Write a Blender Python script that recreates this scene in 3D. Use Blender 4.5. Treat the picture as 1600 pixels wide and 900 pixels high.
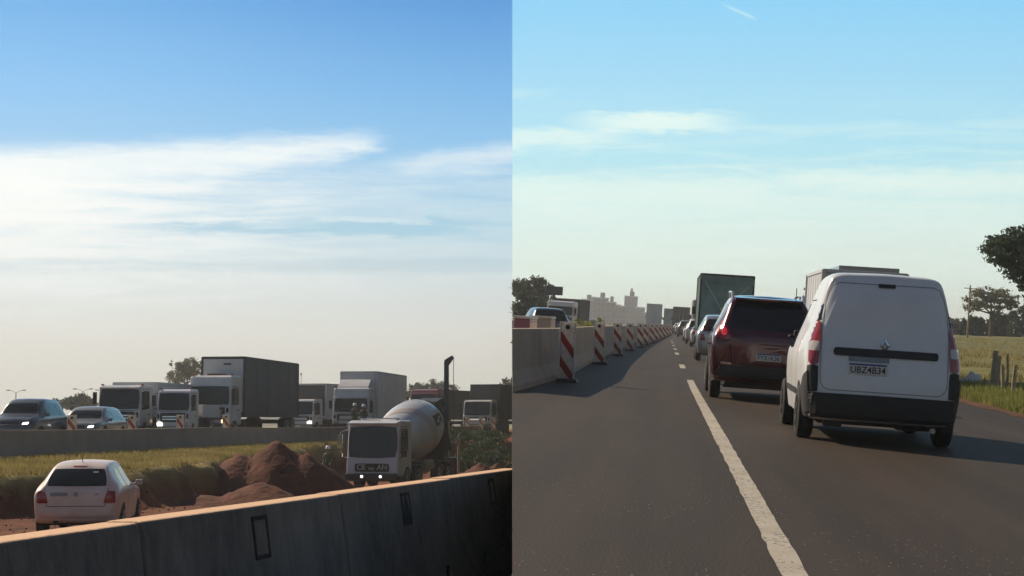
import bpy, bmesh, math, random
import numpy as np
from mathutils import Vector, Matrix, noise
from mathutils.bvhtree import BVHTree
R = math.radians
random.seed(7)
for o in list(bpy.data.objects): bpy.data.objects.remove(o)
sc = bpy.context.scene
col = sc.collection

# ------------------------------------------------------------------ camera
EYE = 1.3; F = 2600.0; PITCH = R(4.727)
cam = bpy.data.cameras.new('camera'); cam.sensor_width = 36; cam.lens = 36*F/1600
cam.clip_start = .05; cam.clip_end = 9000
co = bpy.data.objects.new('camera', cam); col.objects.link(co)
co.location = (0, 0, EYE); co.rotation_euler = (R(90)+PITCH, 0, 0)
sc.camera = co
sc.render.resolution_x = 1024; sc.render.resolution_y = 576

# ------------------------------------------------------------------ exposure
sc.view_settings.view_transform = 'Standard'; sc.view_settings.look = 'None'
sc.view_settings.gamma = 1; sc.view_settings.use_curve_mapping = False
sc.view_settings.exposure = 0.0

# ------------------------------------------------------------------ sun
SUN_EL = R(36); SUN_AZ_VEC = Vector((-.75, .66, 0)).normalized()
sd = Vector((SUN_AZ_VEC.x*math.cos(SUN_EL), SUN_AZ_VEC.y*math.cos(SUN_EL), math.sin(SUN_EL)))
sl = bpy.data.lights.new('sun', 'SUN'); sl.energy = 5.0; sl.angle = R(.53); sl.color = (1, .82, .60)
so = bpy.data.objects.new('sun', sl); col.objects.link(so)
so.rotation_euler = sd.to_track_quat('Z', 'Y').to_euler(); so.location = (-60, 20, 60)

# ------------------------------------------------------------------ world
def s2l(c):
    return tuple(((v/255)/12.92 if v/255 <= .04045 else ((v/255+.055)/1.055)**2.4) for v in c)
w = bpy.data.worlds.new('World'); sc.world = w; w.use_nodes = True
nt = w.node_tree; nt.nodes.clear()
def nd(t, **k):
    n = nt.nodes.new(t)
    for a, v in k.items(): setattr(n, a, v)
    return n
def mth(op, a, b=None, c=None, clamp=False):
    n = nd('ShaderNodeMath', operation=op); n.use_clamp = clamp
    for i, v in enumerate((a, b, c)):
        if v is None: continue
        if isinstance(v, (int, float)): n.inputs[i].default_value = v
        else: nt.links.new(v, n.inputs[i])
    return n.outputs[0]
add = lambda a, b: mth('ADD', a, b)
sub = lambda a, b: mth('SUBTRACT', a, b)
mul = lambda a, b: mth('MULTIPLY', a, b)
div = lambda a, b: mth('DIVIDE', a, b)
def sstep(a, b, x):
    n = nd('ShaderNodeMapRange', interpolation_type='SMOOTHSTEP')
    for k, v in (('From Min', a), ('From Max', b), ('Value', x)):
        if isinstance(v, (int, float)): n.inputs[k].default_value = v
        else: nt.links.new(v, n.inputs[k])
    return n.outputs[0]
def mixc(f, a, b):
    n = nd('ShaderNodeMix', data_type='RGBA'); n.clamp_factor = True
    for i, v in ((0, f), (6, a), (7, b)):
        if isinstance(v, (int, float)): n.inputs[i].default_value = v
        elif isinstance(v, tuple): n.inputs[i].default_value = v+(1,) if len(v) == 3 else v
        else: nt.links.new(v, n.inputs[i])
    return n.outputs[2]
tc = nd('ShaderNodeTexCoord'); sp = nd('ShaderNodeSeparateXYZ'); nt.links.new(tc.outputs['Generated'], sp.inputs[0])
X, Y, Z = sp.outputs
cp, spn = math.cos(PITCH), math.sin(PITCH)
dep = mth('MAXIMUM', add(mul(Y, cp), mul(Z, spn)), .12)
# tangent-plane bearings of the sky ahead: U east-west, V downward, in milliradian-like units
U = add(mul(div(X, dep), F), 800)
V = sub(450, mul(div(sub(mul(Z, cp), mul(Y, spn)), dep), F))
def noi(su, sv, sc_, det=5, rough=.55, dist=0, off=0):
    c = nd('ShaderNodeCombineXYZ'); nt.links.new(mul(U, su), c.inputs[0]); nt.links.new(mul(V, sv), c.inputs[1]); c.inputs[2].default_value = off
    n = nd('ShaderNodeTexNoise'); n.inputs['Scale'].default_value = sc_; n.inputs['Detail'].default_value = det
    n.inputs['Roughness'].default_value = rough; n.inputs['Distortion'].default_value = dist
    nt.links.new(c.outputs[0], n.inputs['Vector']); return n.outputs[0]
def ramp(pts, x, lo, hi):
    r = nd('ShaderNodeValToRGB'); e = r.color_ramp.elements
    while len(e) < len(pts): e.new(.5)
    for i, (p, c) in enumerate(pts):
        e[i].position = (p-lo)/(hi-lo); e[i].color = s2l(c)+(1,)
    nt.links.new(mth('DIVIDE', sub(x, lo), hi-lo, clamp=True), r.inputs[0]); return r.outputs[0]
sky = nd('ShaderNodeTexSky', sky_type='NISHITA'); sky.sun_disc = False
sky.sun_elevation = SUN_EL; sky.sun_rotation = math.atan2(SUN_AZ_VEC.x, SUN_AZ_VEC.y)
sky.air_density = 1.0; sky.dust_density = .4; sky.altitude = 900
skyn = nd('ShaderNodeVectorMath', operation='SCALE'); nt.links.new(sky.outputs[0], skyn.inputs[0]); skyn.inputs[3].default_value = .055
SKYN = skyn.outputs[0]
# clear-air colours towards the two bearings
westL = ramp([(0, (84, 164, 224)), (130, (116, 184, 234)), (230, (138, 194, 233)), (360, (172, 208, 226)), (440, (216, 227, 228)), (520, (224, 224, 216)), (665, (212, 207, 194))], V, 0, 700)
westR = ramp([(0, (48, 138, 208)), (130, (92, 168, 224)), (230, (120, 186, 230)), (360, (146, 200, 224)), (440, (198, 216, 222)), (520, (220, 222, 216)), (665, (204, 200, 188))], V, 0, 700)
west = mixc(sstep(-50, 800, U), westL, westR)
east = ramp([(0, (124, 198, 237)), (120, (148, 209, 238)), (240, (168, 223, 238)), (330, (190, 230, 232)), (420, (216, 229, 214)), (520, (218, 217, 202))], V, 0, 700)
n1 = noi(.0011, .006, 4.0, 6, .55, .4); n2 = noi(.0016, .012, 5.0, 7, .6, .6, 3.1); n3 = noi(.006, .03, 3.0, 6, .6, .5, 7.7)
wob = mul(sub(n1, .5), 60); wob2 = mul(sub(n3, .5), 46)
Vw = add(add(V, wob), wob2)
# west clouds: long sheet with a bright ragged head, a second one behind, washes below
edge = add(232, mul(sub(U, 0), -.045))
sheet = mul(sstep(-14, 26, sub(add(V, mul(wob2, .6)), edge)), sub(1, sstep(.25, 1.0, div(sub(Vw, edge), mth('MAXIMUM', sub(175, mul(U, .21)), 14)))))
head = mul(sheet, sub(1, sstep(545, 622, add(U, mul(wob2, 1.6)))))
edge2 = add(252, mul(sub(U, 600), -.12))
sheet2 = mul(mul(sstep(-16, 12, sub(add(V, mul(wob2, .5)), edge2)), sub(1, sstep(4, 60, sub(Vw, edge2)))), sstep(520, 680, U))
wash = mul(sstep(235, 300, Vw), sub(1, sstep(400, 560, Vw)))
fine = sstep(.22, .78, noi(.0016, .019, 3.0, 7, .55, .7, 31.0))
wash = mul(wash, add(.05, mul(add(mul(n2, .5), mul(fine, .5)), 1.35)))
washL = mul(wash, add(.35, mul(sub(1, sstep(0, 780, U)), .95)))
cl = mth('MAXIMUM', mth('MAXIMUM', mul(head, .9), mul(sheet2, .6)), washL)
streak = mul(mul(sstep(340, 352, Vw), sub(1, sstep(358, 380, Vw))), mul(sstep(120, 330, U), sub(1, sstep(640, 800, U))))
streak2 = mul(sstep(398, 412, add(V, mul(wob2, .3))), sub(1, sstep(416, 432, add(V, mul(wob2, .3)))))
cl = mul(cl, add(.72, mul(noi(.0022, .022, 4.0, 8, .62, .8, 11.0), .56)))
cl = mth('MINIMUM', mth('MAXIMUM', sub(sub(cl, mul(streak, .45)), mul(streak2, .42)), 0), 1)
glow = mul(mul(sub(1, sstep(0, 330, U)), sstep(200, 300, V)), sub(1, sstep(300, 470, V)))
westc = mixc(cl, west, s2l((236, 244, 245)))
westc = mixc(mul(glow, .6), westc, s2l((255, 255, 250)))
# east clouds: soft low bands
def band(u0, u1, v0, v1, soft, st):
    m = mul(mul(sstep(u0, u0+140, U), sub(1, sstep(u1-140, u1, U))), mul(sstep(v0-soft, v0+soft, add(V, mul(wob2, .8))), sub(1, sstep(v1-soft, v1+2*soft, Vw))))
    return mul(m, st)
ef = sstep(.40, .74, noi(.0013, .014, 3.0, 7, .55, .8, 51.0))
ec = mth('MAXIMUM', band(850, 1200, 176, 200, 8, .75), band(600, 1040, 202, 228, 10, .6))
ec = mth('MAXIMUM', ec, band(640, 900, 138, 150, 8, .35))
ec = mth('MAXIMUM', ec, band(950, 1350, 322, 338, 8, .6))
ec = mth('MAXIMUM', ec, mul(mul(ef, .55), mul(sstep(130, 260, V), sub(1, sstep(380, 450, V)))))
ec = mth('MAXIMUM', ec, band(1130, 2000, 266, 300, 16, .75))
ec = mth('MAXIMUM', ec, band(600, 1300, 276, 335, 20, .7))
ec = mth('MAXIMUM', ec, mul(mul(sstep(250, 330, Vw), sub(1, sstep(420, 520, V))), mul(add(mul(n2, .45), mul(noi(.0014, .026, 4.0, 8, .6, .7, 41.0), .65)), 1.05)))
trail = mul(mul(sstep(1120, 1150, U), sub(1, sstep(1172, 1186, U))), sub(1, sstep(0, 5, mth('ABSOLUTE', sub(V, add(16, mul(sub(U, 1150), .42)))))))
ec = mth('MAXIMUM', ec, mul(trail, .3))
ec = mth('MINIMUM', mul(ec, add(.7, mul(noi(.0025, .02, 4.0, 8, .62, .8, 21.0), .8))), 1)
eastc = mixc(ec, east, s2l((226, 246, 238)))
seam = sstep(799.5, 801.5, U)
front = mixc(seam, westc, eastc)
fg = nd('ShaderNodeVectorMath', operation='SCALE'); nt.links.new(front, fg.inputs[0]); fg.inputs[3].default_value = 1.22; front = fg.outputs[0]
# overhead and behind: the plain physical sky; ahead and low: hazy sky with its clouds
wt = mul(sstep(-500, -60, V), sstep(.80, .905, Y))
low = mixc(sstep(-.02, .03, Z), s2l((150, 140, 125)), SKYN)
fin = mixc(wt, low, front)
bg = nd('ShaderNodeBackground'); nt.links.new(fin, bg.inputs[0]); bg.inputs[1].default_value = 1.0
wo = nd('ShaderNodeOutputWorld'); nt.links.new(bg.outputs[0], wo.inputs[0])

# ------------------------------------------------------------------ frames of reference
def lin(x, pts):
    if x <= pts[0][0]: return pts[0][1]
    for (a, b), (c, d) in zip(pts, pts[1:]):
        if x <= c: return b+(d-b)*(x-a)/(c-a)
    return pts[-1][1]
def ss(a, b, x):
    t = min(1, max(0, (x-a)/(b-a))); return t*t*(3-2*t)

RC = Matrix.Rotation(R(90)+PITCH, 3, 'X')
def ray(px, py): return (RC @ Vector(((px-800)/F, (450-py)/F, -1)))
def ga(px, py, z=0):
    d = ray(px, py); t = (z-EYE)/d.z; return Vector((d.x*t, d.y*t, z))
def ax(px, D): return (px-800)/F*D*1.0034
# the east carriageway climbs a hillside with a slight fall to its outer edge
yb = ray(1038, 505).normalized(); x0 = yb.cross(Vector((0, 0, 1))).normalized(); z0 = x0.cross(yb)
th = math.atan(.07)
xb = (x0*math.cos(th)-z0*math.sin(th)).normalized(); zb = xb.cross(yb)
MB_ = Matrix((xb, yb, zb)).transposed().to_4x4(); MB_.translation = Vector((0, 0, EYE))-zb*EYE
MBI = MB_.inverted()
def gb(px, py, z=0):
    d = MBI.to_3x3() @ ray(px, py); c = MBI @ Vector((0, 0, EYE)); t = (z-c.z)/d.z
    p = c+d*t; return Vector((p.x, p.y, z))
def bx_(px, D): return (px-1038)/F*D
def rise(x, y): return 1.35*ss(55, 190, y)*ss(7.5, 14, x)
def offB(x, y): return .035*x*(ss(6.9, 12, x) if x > 0 else ss(3.2, 8, -x))+rise(x, y)
def atR(x, y, z=0, yaw=0): return atB(x, y, z+offB(x, y), yaw)
def gr(px, py):
    z = 0
    for _ in range(8): p = gb(px, py, z); z = offB(p.x, p.y)
    return p
def atB(x, y, z=0, yaw=0): return MB_ @ Matrix.Translation((x, y, z)) @ Matrix.Rotation(yaw, 4, 'Z')
def atA(x, y, z=0, yaw=0): return Matrix.Translation((x, y, z)) @ Matrix.Rotation(yaw, 4, 'Z')

# ------------------------------------------------------------------ materials
def mat(name, c, rough=.6, metal=0, var=.0, vscale=4, bump=0, bscale=30, coat=0, emit=0, c2=None, spec=.5, dirt=None, alpha=None):
    m = bpy.data.materials.new(name); m.use_nodes = True; t = m.node_tree
    p = t.nodes['Principled BSDF']
    p.inputs['Base Color'].default_value = (*c, 1); p.inputs['Roughness'].default_value = rough
    p.inputs['Metallic'].default_value = metal; p.inputs['Coat Weight'].default_value = coat
    p.inputs['Specular IOR Level'].default_value = spec
    if emit: p.inputs['Emission Color'].default_value = (*c, 1); p.inputs['Emission Strength'].default_value = emit
    if var or c2 or bump:
        tcn = t.nodes.new('ShaderNodeTexCoord')
        n = t.nodes.new('ShaderNodeTexNoise'); n.inputs['Scale'].default_value = vscale; n.inputs['Detail'].default_value = 6; n.inputs['Roughness'].default_value = .62
        t.links.new(tcn.outputs['Object'], n.inputs['Vector'])
        if var or c2:
            r = t.nodes.new('ShaderNodeValToRGB'); r.color_ramp.elements[0].position = .33; r.color_ramp.elements[1].position = .68
            a = tuple(v*(1-var) for v in c); b = c2 if c2 else tuple(min(1, v*(1+var)) for v in c)
            r.color_ramp.elements[0].color = (*a, 1); r.color_ramp.elements[1].color = (*b, 1)
            t.links.new(n.outputs[0], r.inputs[0]); t.links.new(r.outputs[0], p.inputs['Base Color'])
        if bump:
            n2_ = t.nodes.new('ShaderNodeTexNoise'); n2_.inputs['Scale'].default_value = bscale; n2_.inputs['Detail'].default_value = 5
            t.links.new(tcn.outputs['Object'], n2_.inputs['Vector'])
            b_ = t.nodes.new('ShaderNodeBump'); b_.inputs['Strength'].default_value = bump; b_.inputs['Distance'].default_value = .05
            t.links.new(n2_.outputs[0], b_.inputs['Height']); t.links.new(b_.outputs[0], p.inputs['Normal'])
    return m
M = {}
M['tyre'] = mat('tyre_rubber', (.018, .018, .018), .85, var=.3, vscale=8)
M['rim'] = mat('wheel_rim', (.42, .42, .43), .35, .8)
M['rimdark'] = mat('dark_rim', (.08, .08, .085), .45, .5)
M['black'] = mat('black_plastic', (.016, .017, .02), .55, var=.2, vscale=5)
M['seamline'] = mat('panel_gap', (.01, .01, .012), .8)
M['glass'] = mat('tinted_glass', (.012, .016, .02), .08, spec=.5)
M['glassblue'] = mat('windshield_glass', (.012, .02, .027), .10, spec=.45)
M['white'] = mat('white_paint', (.58, .58, .59), .36, coat=.4, c2=(.74, .75, .77), vscale=1.1)
M['vanwhite'] = mat('dusty_white_paint', (.70, .72, .76), .38, coat=.35, var=.04, vscale=2.5)
M['carwhite'] = mat('mud_splashed_white_paint', (.66, .50, .43), .4, coat=.3, c2=(.80, .73, .68), vscale=1.6)
M['darkred'] = mat('dark_red_paint', (.085, .007, .016), .25, .35, coat=1)
M['silver'] = mat('silver_paint', (.45, .47, .5), .3, .6, coat=.8)
M['grey'] = mat('grey_paint', (.2, .21, .22), .35, .3, coat=.6)
M['steelblue'] = mat('blue_grey_paint', (.06, .085, .12), .3, .3, coat=.7)
M['redlens'] = mat('red_lens', (.30, .008, .012), .15, coat=.8)
M['brightred'] = mat('lit_red_lens', (.8, .03, .05), .2, coat=.8, emit=.35)
M['clearlens'] = mat('clear_lens', (.55, .5, .48), .12, coat=.8)
M['headlit'] = mat('lit_headlamp', (1, .95, .85), .2, emit=2.6)
M['headwarm'] = mat('lit_warm_headlamp', (1, .72, .38), .2, emit=3)
M['headoff'] = mat('headlamp_glass', (.35, .37, .4), .15, coat=.7)
M['chrome'] = mat('chrome', (.75, .75, .76), .12, 1)
M['plate'] = mat('plate_white', (.62, .62, .6), .5)
M['platetxt'] = mat('plate_letters', (.03, .03, .03), .5)
M['plateblue'] = mat('plate_band', (.03, .06, .25), .5)
M['tarp'] = mat('dark_tarpaulin', (.055, .062, .085), .6, var=.12, vscale=.7, bump=.3, bscale=2)
M['boxgrey'] = mat('light_grey_panel', (.54, .57, .60), .45, var=.06, vscale=1)
M['boxwhite'] = mat('white_box_panel', (.80, .83, .86), .4, var=.05, vscale=1)
M['greentarp'] = mat('green_tarpaulin', (.18, .31, .30), .6, c2=(.25, .41, .39), var=.3, vscale=.8, bump=.5, bscale=1.5)
M['darkbox'] = mat('dark_brown_cargo', (.06, .06, .07), .6, var=.2, vscale=.8)
M['beigebox'] = mat('beige_cargo', (.4, .34, .28), .6, var=.1, vscale=.8)
M['chassis'] = mat('chassis_steel', (.03, .03, .033), .7)
M['pinkred'] = mat('faded_red_cab_paint', (.28, .11, .14), .45, coat=.3, var=.15, vscale=1)
M['drum'] = mat('mixer_drum_paint', (.52, .56, .62), .35, c2=(.68, .70, .74), vscale=.9, coat=.2)
M['drumpink'] = mat('drum_orange_stripe', (.50, .44, .43), .4)
M['soilred'] = mat('red_soil', (.075, .020, .012), .95, c2=(.15, .040, .020), vscale=1.6, bump=1, bscale=6)
M['mast'] = mat('dark_steel_mast', (.05, .06, .075), .5, .4, var=.2)
M['wood'] = mat('weathered_wood', (.24, .20, .14), .85, c2=(.38, .33, .24), vscale=7, bump=.4)
M['postwhite'] = mat('white_plastic', (.62, .6, .56), .5, var=.06, vscale=6)
M['bark'] = mat('bark', (.11, .09, .07), .9, var=.3, vscale=6, bump=.6)
M['leafdark'] = mat('dark_leaves', (.028, .06, .024), .6, c2=(.07, .105, .045), vscale=1.2)
M['leafhaze'] = mat('grey_green_leaves', (.05, .085, .05), .6, c2=(.10, .15, .085), vscale=1.2)
M['leafmid'] = mat('mid_leaves', (.075, .10, .055), .6, c2=(.12, .14, .075), vscale=1.2)
M['leafpale'] = mat('pale_leaves', (.17, .17, .10), .65, c2=(.26, .25, .16), vscale=1.0)
M['grass'] = mat('dry_grass_blades', (.27, .24, .085), .8, c2=(.50, .41, .18), vscale=.35)
M['grassgreen'] = mat('roadside_grass_blades', (.15, .20, .04), .8, c2=(.38, .36, .11), vscale=.6)
M['skin'] = mat('skin', (.25, .13, .08), .6)
M['vest'] = mat('worker_clothes', (.06, .08, .05), .8, c2=(.10, .12, .06), vscale=5)
M['helmet'] = mat('white_helmet', (.75, .75, .72), .35)
M['orange'] = mat('orange_plastic', (.5, .12, .03), .55)
M['billboard'] = mat('billboard_back', (.06, .065, .075), .7, var=.2)
for _n in ('leafhaze', 'leafdark', 'leafmid', 'leafpale', 'grass', 'grassgreen'):
    _p = M[_n].node_tree.nodes['Principled BSDF']; _p.inputs['Specular IOR Level'].default_value = .25
    t_ = M[_n].node_tree; tr = t_.nodes.new('ShaderNodeBsdfTranslucent'); mx = t_.nodes.new('ShaderNodeMixShader'); mx.inputs[0].default_value = .3
    src = _p.inputs['Base Color'].links[0].from_socket; t_.links.new(src, tr.inputs[0])
    t_.links.new(_p.outputs[0], mx.inputs[1]); t_.links.new(tr.outputs[0], mx.inputs[2]); t_.links.new(mx.outputs[0], t_.nodes['Material Output'].inputs[0])

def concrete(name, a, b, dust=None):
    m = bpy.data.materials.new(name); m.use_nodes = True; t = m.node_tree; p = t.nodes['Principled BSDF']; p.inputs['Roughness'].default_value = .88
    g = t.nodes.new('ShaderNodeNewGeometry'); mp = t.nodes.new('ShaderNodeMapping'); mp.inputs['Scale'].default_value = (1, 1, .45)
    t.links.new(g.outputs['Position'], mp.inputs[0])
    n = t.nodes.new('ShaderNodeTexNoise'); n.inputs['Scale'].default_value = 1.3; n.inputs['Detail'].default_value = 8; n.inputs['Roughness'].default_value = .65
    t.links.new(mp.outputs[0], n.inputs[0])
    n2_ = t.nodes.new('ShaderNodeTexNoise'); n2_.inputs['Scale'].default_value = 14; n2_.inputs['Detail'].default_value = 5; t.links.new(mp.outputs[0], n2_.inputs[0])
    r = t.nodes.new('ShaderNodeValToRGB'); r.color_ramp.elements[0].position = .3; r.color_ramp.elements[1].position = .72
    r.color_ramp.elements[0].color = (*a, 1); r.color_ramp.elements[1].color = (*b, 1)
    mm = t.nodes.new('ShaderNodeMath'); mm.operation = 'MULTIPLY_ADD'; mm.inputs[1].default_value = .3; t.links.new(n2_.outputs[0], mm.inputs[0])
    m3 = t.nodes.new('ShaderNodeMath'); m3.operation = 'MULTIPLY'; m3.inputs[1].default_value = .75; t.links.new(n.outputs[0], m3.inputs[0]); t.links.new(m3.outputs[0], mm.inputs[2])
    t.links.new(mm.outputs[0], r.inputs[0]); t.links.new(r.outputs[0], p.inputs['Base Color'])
    if dust:   # red road dust settled on the level top faces
        sx = t.nodes.new('ShaderNodeSeparateXYZ'); t.links.new(g.outputs['True Normal'], sx.inputs[0])
        gt_ = t.nodes.new('ShaderNodeMapRange'); gt_.inputs['From Min'].default_value = .6; gt_.inputs['From Max'].default_value = .95; t.links.new(sx.outputs[2], gt_.inputs['Value'])
        mx = t.nodes.new('ShaderNodeMix'); mx.data_type = 'RGBA'; t.links.new(gt_.outputs[0], mx.inputs[0]); t.links.new(r.outputs[0], mx.inputs[6]); mx.inputs[7].default_value = (*dust, 1); t.links.new(mx.outputs[2], p.inputs['Base Color'])
    b_ = t.nodes.new('ShaderNodeBump'); b_.inputs['Strength'].default_value = .5; b_.inputs['Distance'].default_value = .02
    n4 = t.nodes.new('ShaderNodeTexNoise'); n4.inputs['Scale'].default_value = 40; n4.inputs['Detail'].default_value = 4; t.links.new(g.outputs['Position'], n4.inputs[0])
    t.links.new(n4.outputs[0], b_.inputs['Height']); t.links.new(b_.outputs[0], p.inputs['Normal'])
    return m
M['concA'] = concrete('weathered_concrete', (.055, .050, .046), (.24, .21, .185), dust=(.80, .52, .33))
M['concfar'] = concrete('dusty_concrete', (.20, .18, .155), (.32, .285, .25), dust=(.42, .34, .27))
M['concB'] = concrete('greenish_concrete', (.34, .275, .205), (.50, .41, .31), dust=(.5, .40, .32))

def ground_mat(name, a1, a2, g1=None, g2=None, scale=.6, fine=9, bump=.8, rough=.95, attr=None):
    m = bpy.data.materials.new(name); m.use_nodes = True; t = m.node_tree; p = t.nodes['Principled BSDF']; p.inputs['Roughness'].default_value = rough
    p.inputs['Specular IOR Level'].default_value = .25
    g = t.nodes.new('ShaderNodeNewGeometry')
    def nz(s, d=7):
        n = t.nodes.new('ShaderNodeTexNoise'); n.inputs['Scale'].default_value = s; n.inputs['Detail'].default_value = d; n.inputs['Roughness'].default_value = .65
        t.links.new(g.outputs['Position'], n.inputs[0]); return n.outputs[0]
    def rp(x, c, d, lo=.3, hi=.7):
        r = t.nodes.new('ShaderNodeValToRGB'); r.color_ramp.elements[0].position = lo; r.color_ramp.elements[1].position = hi
        r.color_ramp.elements[0].color = (*c, 1); r.color_ramp.elements[1].color = (*d, 1); t.links.new(x, r.inputs[0]); return r.outputs[0]
    c = rp(nz(scale), a1, a2)
    if attr:
        gc = rp(nz(scale*1.7), g1, g2)
        at = t.nodes.new('ShaderNodeAttribute'); at.attribute_name = attr
        mx = t.nodes.new('ShaderNodeMix'); mx.data_type = 'RGBA'; t.links.new(at.outputs['Fac'], mx.inputs[0]); t.links.new(c, mx.inputs[6]); t.links.new(gc, mx.inputs[7]); c = mx.outputs[2]
    t.links.new(c, p.inputs['Base Color'])
    b_ = t.nodes.new('ShaderNodeBump'); b_.inputs['Strength'].default_value = bump; b_.inputs['Distance'].default_value = .08
    t.links.new(nz(fine), b_.inputs['Height']); t.links.new(b_.outputs[0], p.inputs['Normal'])
    return m
M['groundA'] = ground_mat('excavated_red_soil_and_turf', (.075, .026, .013), (.26, .092, .042), (.21, .18, .06), (.42, .34, .14), attr='turf')
M['groundB'] = ground_mat('field_grass_and_soil', (.17, .08, .04), (.25, .13, .07), (.12, .13, .04), (.25, .23, .09), scale=.25, attr='turf')
M['bank'] = ground_mat('embankment_soil', (.10, .05, .03), (.2, .1, .06))
M['lowbounce'] = ground_mat('low_bounce_bank', (.03, .038, .028), (.06, .07, .05))  # unseen cut face, colour darkened to weaken sunlight bouncing onto the trucks
M['hill'] = ground_mat('distant_hill', (.05, .06, .03), (.1, .1, .05), scale=.02, bump=0)

def asphalt(name, base, base2, speck=True):
    m = bpy.data.materials.new(name); m.use_nodes = True; t = m.node_tree; p = t.nodes['Principled BSDF']
    tcn = t.nodes.new('ShaderNodeTexCoord')
    def nz(s, d=6, sy=1):
        mp = t.nodes.new('ShaderNodeMapping'); mp.inputs['Scale'].default_value = (1, sy, 1); t.links.new(tcn.outputs['Object'], mp.inputs[0])
        n = t.nodes.new('ShaderNodeTexNoise'); n.inputs['Scale'].default_value = s; n.inputs['Detail'].default_value = d; n.inputs['Roughness'].default_value = .6
        t.links.new(mp.outputs[0], n.inputs[0]); return n.outputs[0]
    r = t.nodes.new('ShaderNodeValToRGB'); r.color_ramp.elements[0].position = .3; r.color_ramp.elements[1].position = .7
    r.color_ramp.elements[0].color = (*base, 1); r.color_ramp.elements[1].color = (*base2, 1)
    wh = t.nodes.new('ShaderNodeMath'); wh.operation = 'MULTIPLY_ADD'; wh.inputs[1].default_value = .45; t.links.new(nz(1.6, 3, .015), wh.inputs[0])
    wk = t.nodes.new('ShaderNodeMath'); wk.operation = 'MULTIPLY'; wk.inputs[1].default_value = .6; t.links.new(nz(.9, 8, .12), wk.inputs[0]); t.links.new(wk.outputs[0], wh.inputs[2])
    t.links.new(wh.outputs[0], r.inputs[0])
    v = t.nodes.new('ShaderNodeTexVoronoi'); v.inputs['Scale'].default_value = 36; t.links.new(tcn.outputs['Object'], v.inputs['Vector'])
    # pale stone chips: a small share of the cells
    sx = t.nodes.new('ShaderNodeSeparateColor'); t.links.new(v.outputs['Color'], sx.inputs[0])
    a = t.nodes.new('ShaderNodeMath'); a.operation = 'GREATER_THAN'; a.inputs[1].default_value = .93; t.links.new(sx.outputs[0], a.inputs[0])
    b = t.nodes.new('ShaderNodeMath'); b.operation = 'LESS_THAN'; b.inputs[1].default_value = .23; t.links.new(v.outputs['Distance'], b.inputs[0])
    pm = t.nodes.new('ShaderNodeMath'); pm.operation = 'GREATER_THAN'; pm.inputs[1].default_value = .5; t.links.new(nz(.55, 3), pm.inputs[0])
    ab = t.nodes.new('ShaderNodeMath'); ab.operation = 'MULTIPLY'; t.links.new(a.outputs[0], ab.inputs[0]); t.links.new(b.outputs[0], ab.inputs[1])
    ab2 = t.nodes.new('ShaderNodeMath'); ab2.operation = 'MULTIPLY'; t.links.new(ab.outputs[0], ab2.inputs[0]); t.links.new(pm.outputs[0], ab2.inputs[1])
    mx = t.nodes.new('ShaderNodeMix'); mx.data_type = 'RGBA'; t.links.new(ab2.outputs[0], mx.inputs[0]); t.links.new(r.outputs[0], mx.inputs[6]); mx.inputs[7].default_value = (.42, .36, .30, 1)
    # aggregate grain
    g = t.nodes.new('ShaderNodeMix'); g.data_type = 'RGBA'; g.blend_type = 'MULTIPLY'; g.inputs[0].default_value = .55; t.links.new(mx.outputs[2], g.inputs[6])
    gr = t.nodes.new('ShaderNodeValToRGB'); gr.color_ramp.elements[0].position = .35; gr.color_ramp.elements[0].color = (.45, .45, .45, 1); gr.color_ramp.elements[1].position = .65; gr.color_ramp.elements[1].color = (1.25, 1.25, 1.25, 1)
    t.links.new(nz(60, 3), gr.inputs[0]); t.links.new(gr.outputs[0], g.inputs[7]); t.links.new(g.outputs[2], p.inputs['Base Color'])
    p.inputs['Roughness'].default_value = .7; p.inputs['Specular IOR Level'].default_value = .28
    bp = t.nodes.new('ShaderNodeBump'); bp.inputs['Strength'].default_value = .6; bp.inputs['Distance'].default_value = .012
    t.links.new(nz(45, 5), bp.inputs['Height']); t.links.new(bp.outputs[0], p.inputs['Normal'])
    return m
M['asphalt'] = asphalt('asphalt', (.029, .0205, .014), (.074, .052, .036))
M['asphaltA'] = asphalt('grey_asphalt', (.06, .055, .05), (.09, .08, .07))
def paintmat():
    m = mat('worn_road_paint', (.42, .38, .31), .8, c2=(.56, .52, .44), vscale=3)
    t = m.node_tree; p = t.nodes['Principled BSDF']; src = p.inputs['Base Color'].links[0].from_socket
    tcn = t.nodes.new('ShaderNodeTexCoord'); n = t.nodes.new('ShaderNodeTexNoise'); n.inputs['Scale'].default_value = 26; n.inputs['Detail'].default_value = 4
    t.links.new(tcn.outputs['Object'], n.inputs[0])
    n2_ = t.nodes.new('ShaderNodeTexNoise'); n2_.inputs['Scale'].default_value = 1.1; n2_.inputs['Detail'].default_value = 3; t.links.new(tcn.outputs['Object'], n2_.inputs[0])
    a = t.nodes.new('ShaderNodeMath'); a.operation = 'MULTIPLY_ADD'; a.inputs[1].default_value = .35; t.links.new(n2_.outputs[0], a.inputs[0]); t.links.new(n.outputs[0], a.inputs[2])
    g = t.nodes.new('ShaderNodeMath'); g.operation = 'GREATER_THAN'; g.inputs[1].default_value = .80; t.links.new(a.outputs[0], g.inputs[0])
    mx = t.nodes.new('ShaderNodeMix'); mx.data_type = 'RGBA'; t.links.new(g.outputs[0], mx.inputs[0]); t.links.new(src, mx.inputs[6]); mx.inputs[7].default_value = (.07, .06, .05, 1)
    t.links.new(mx.outputs[2], p.inputs['Base Color']); return m
M['paint'] = paintmat()
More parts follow.
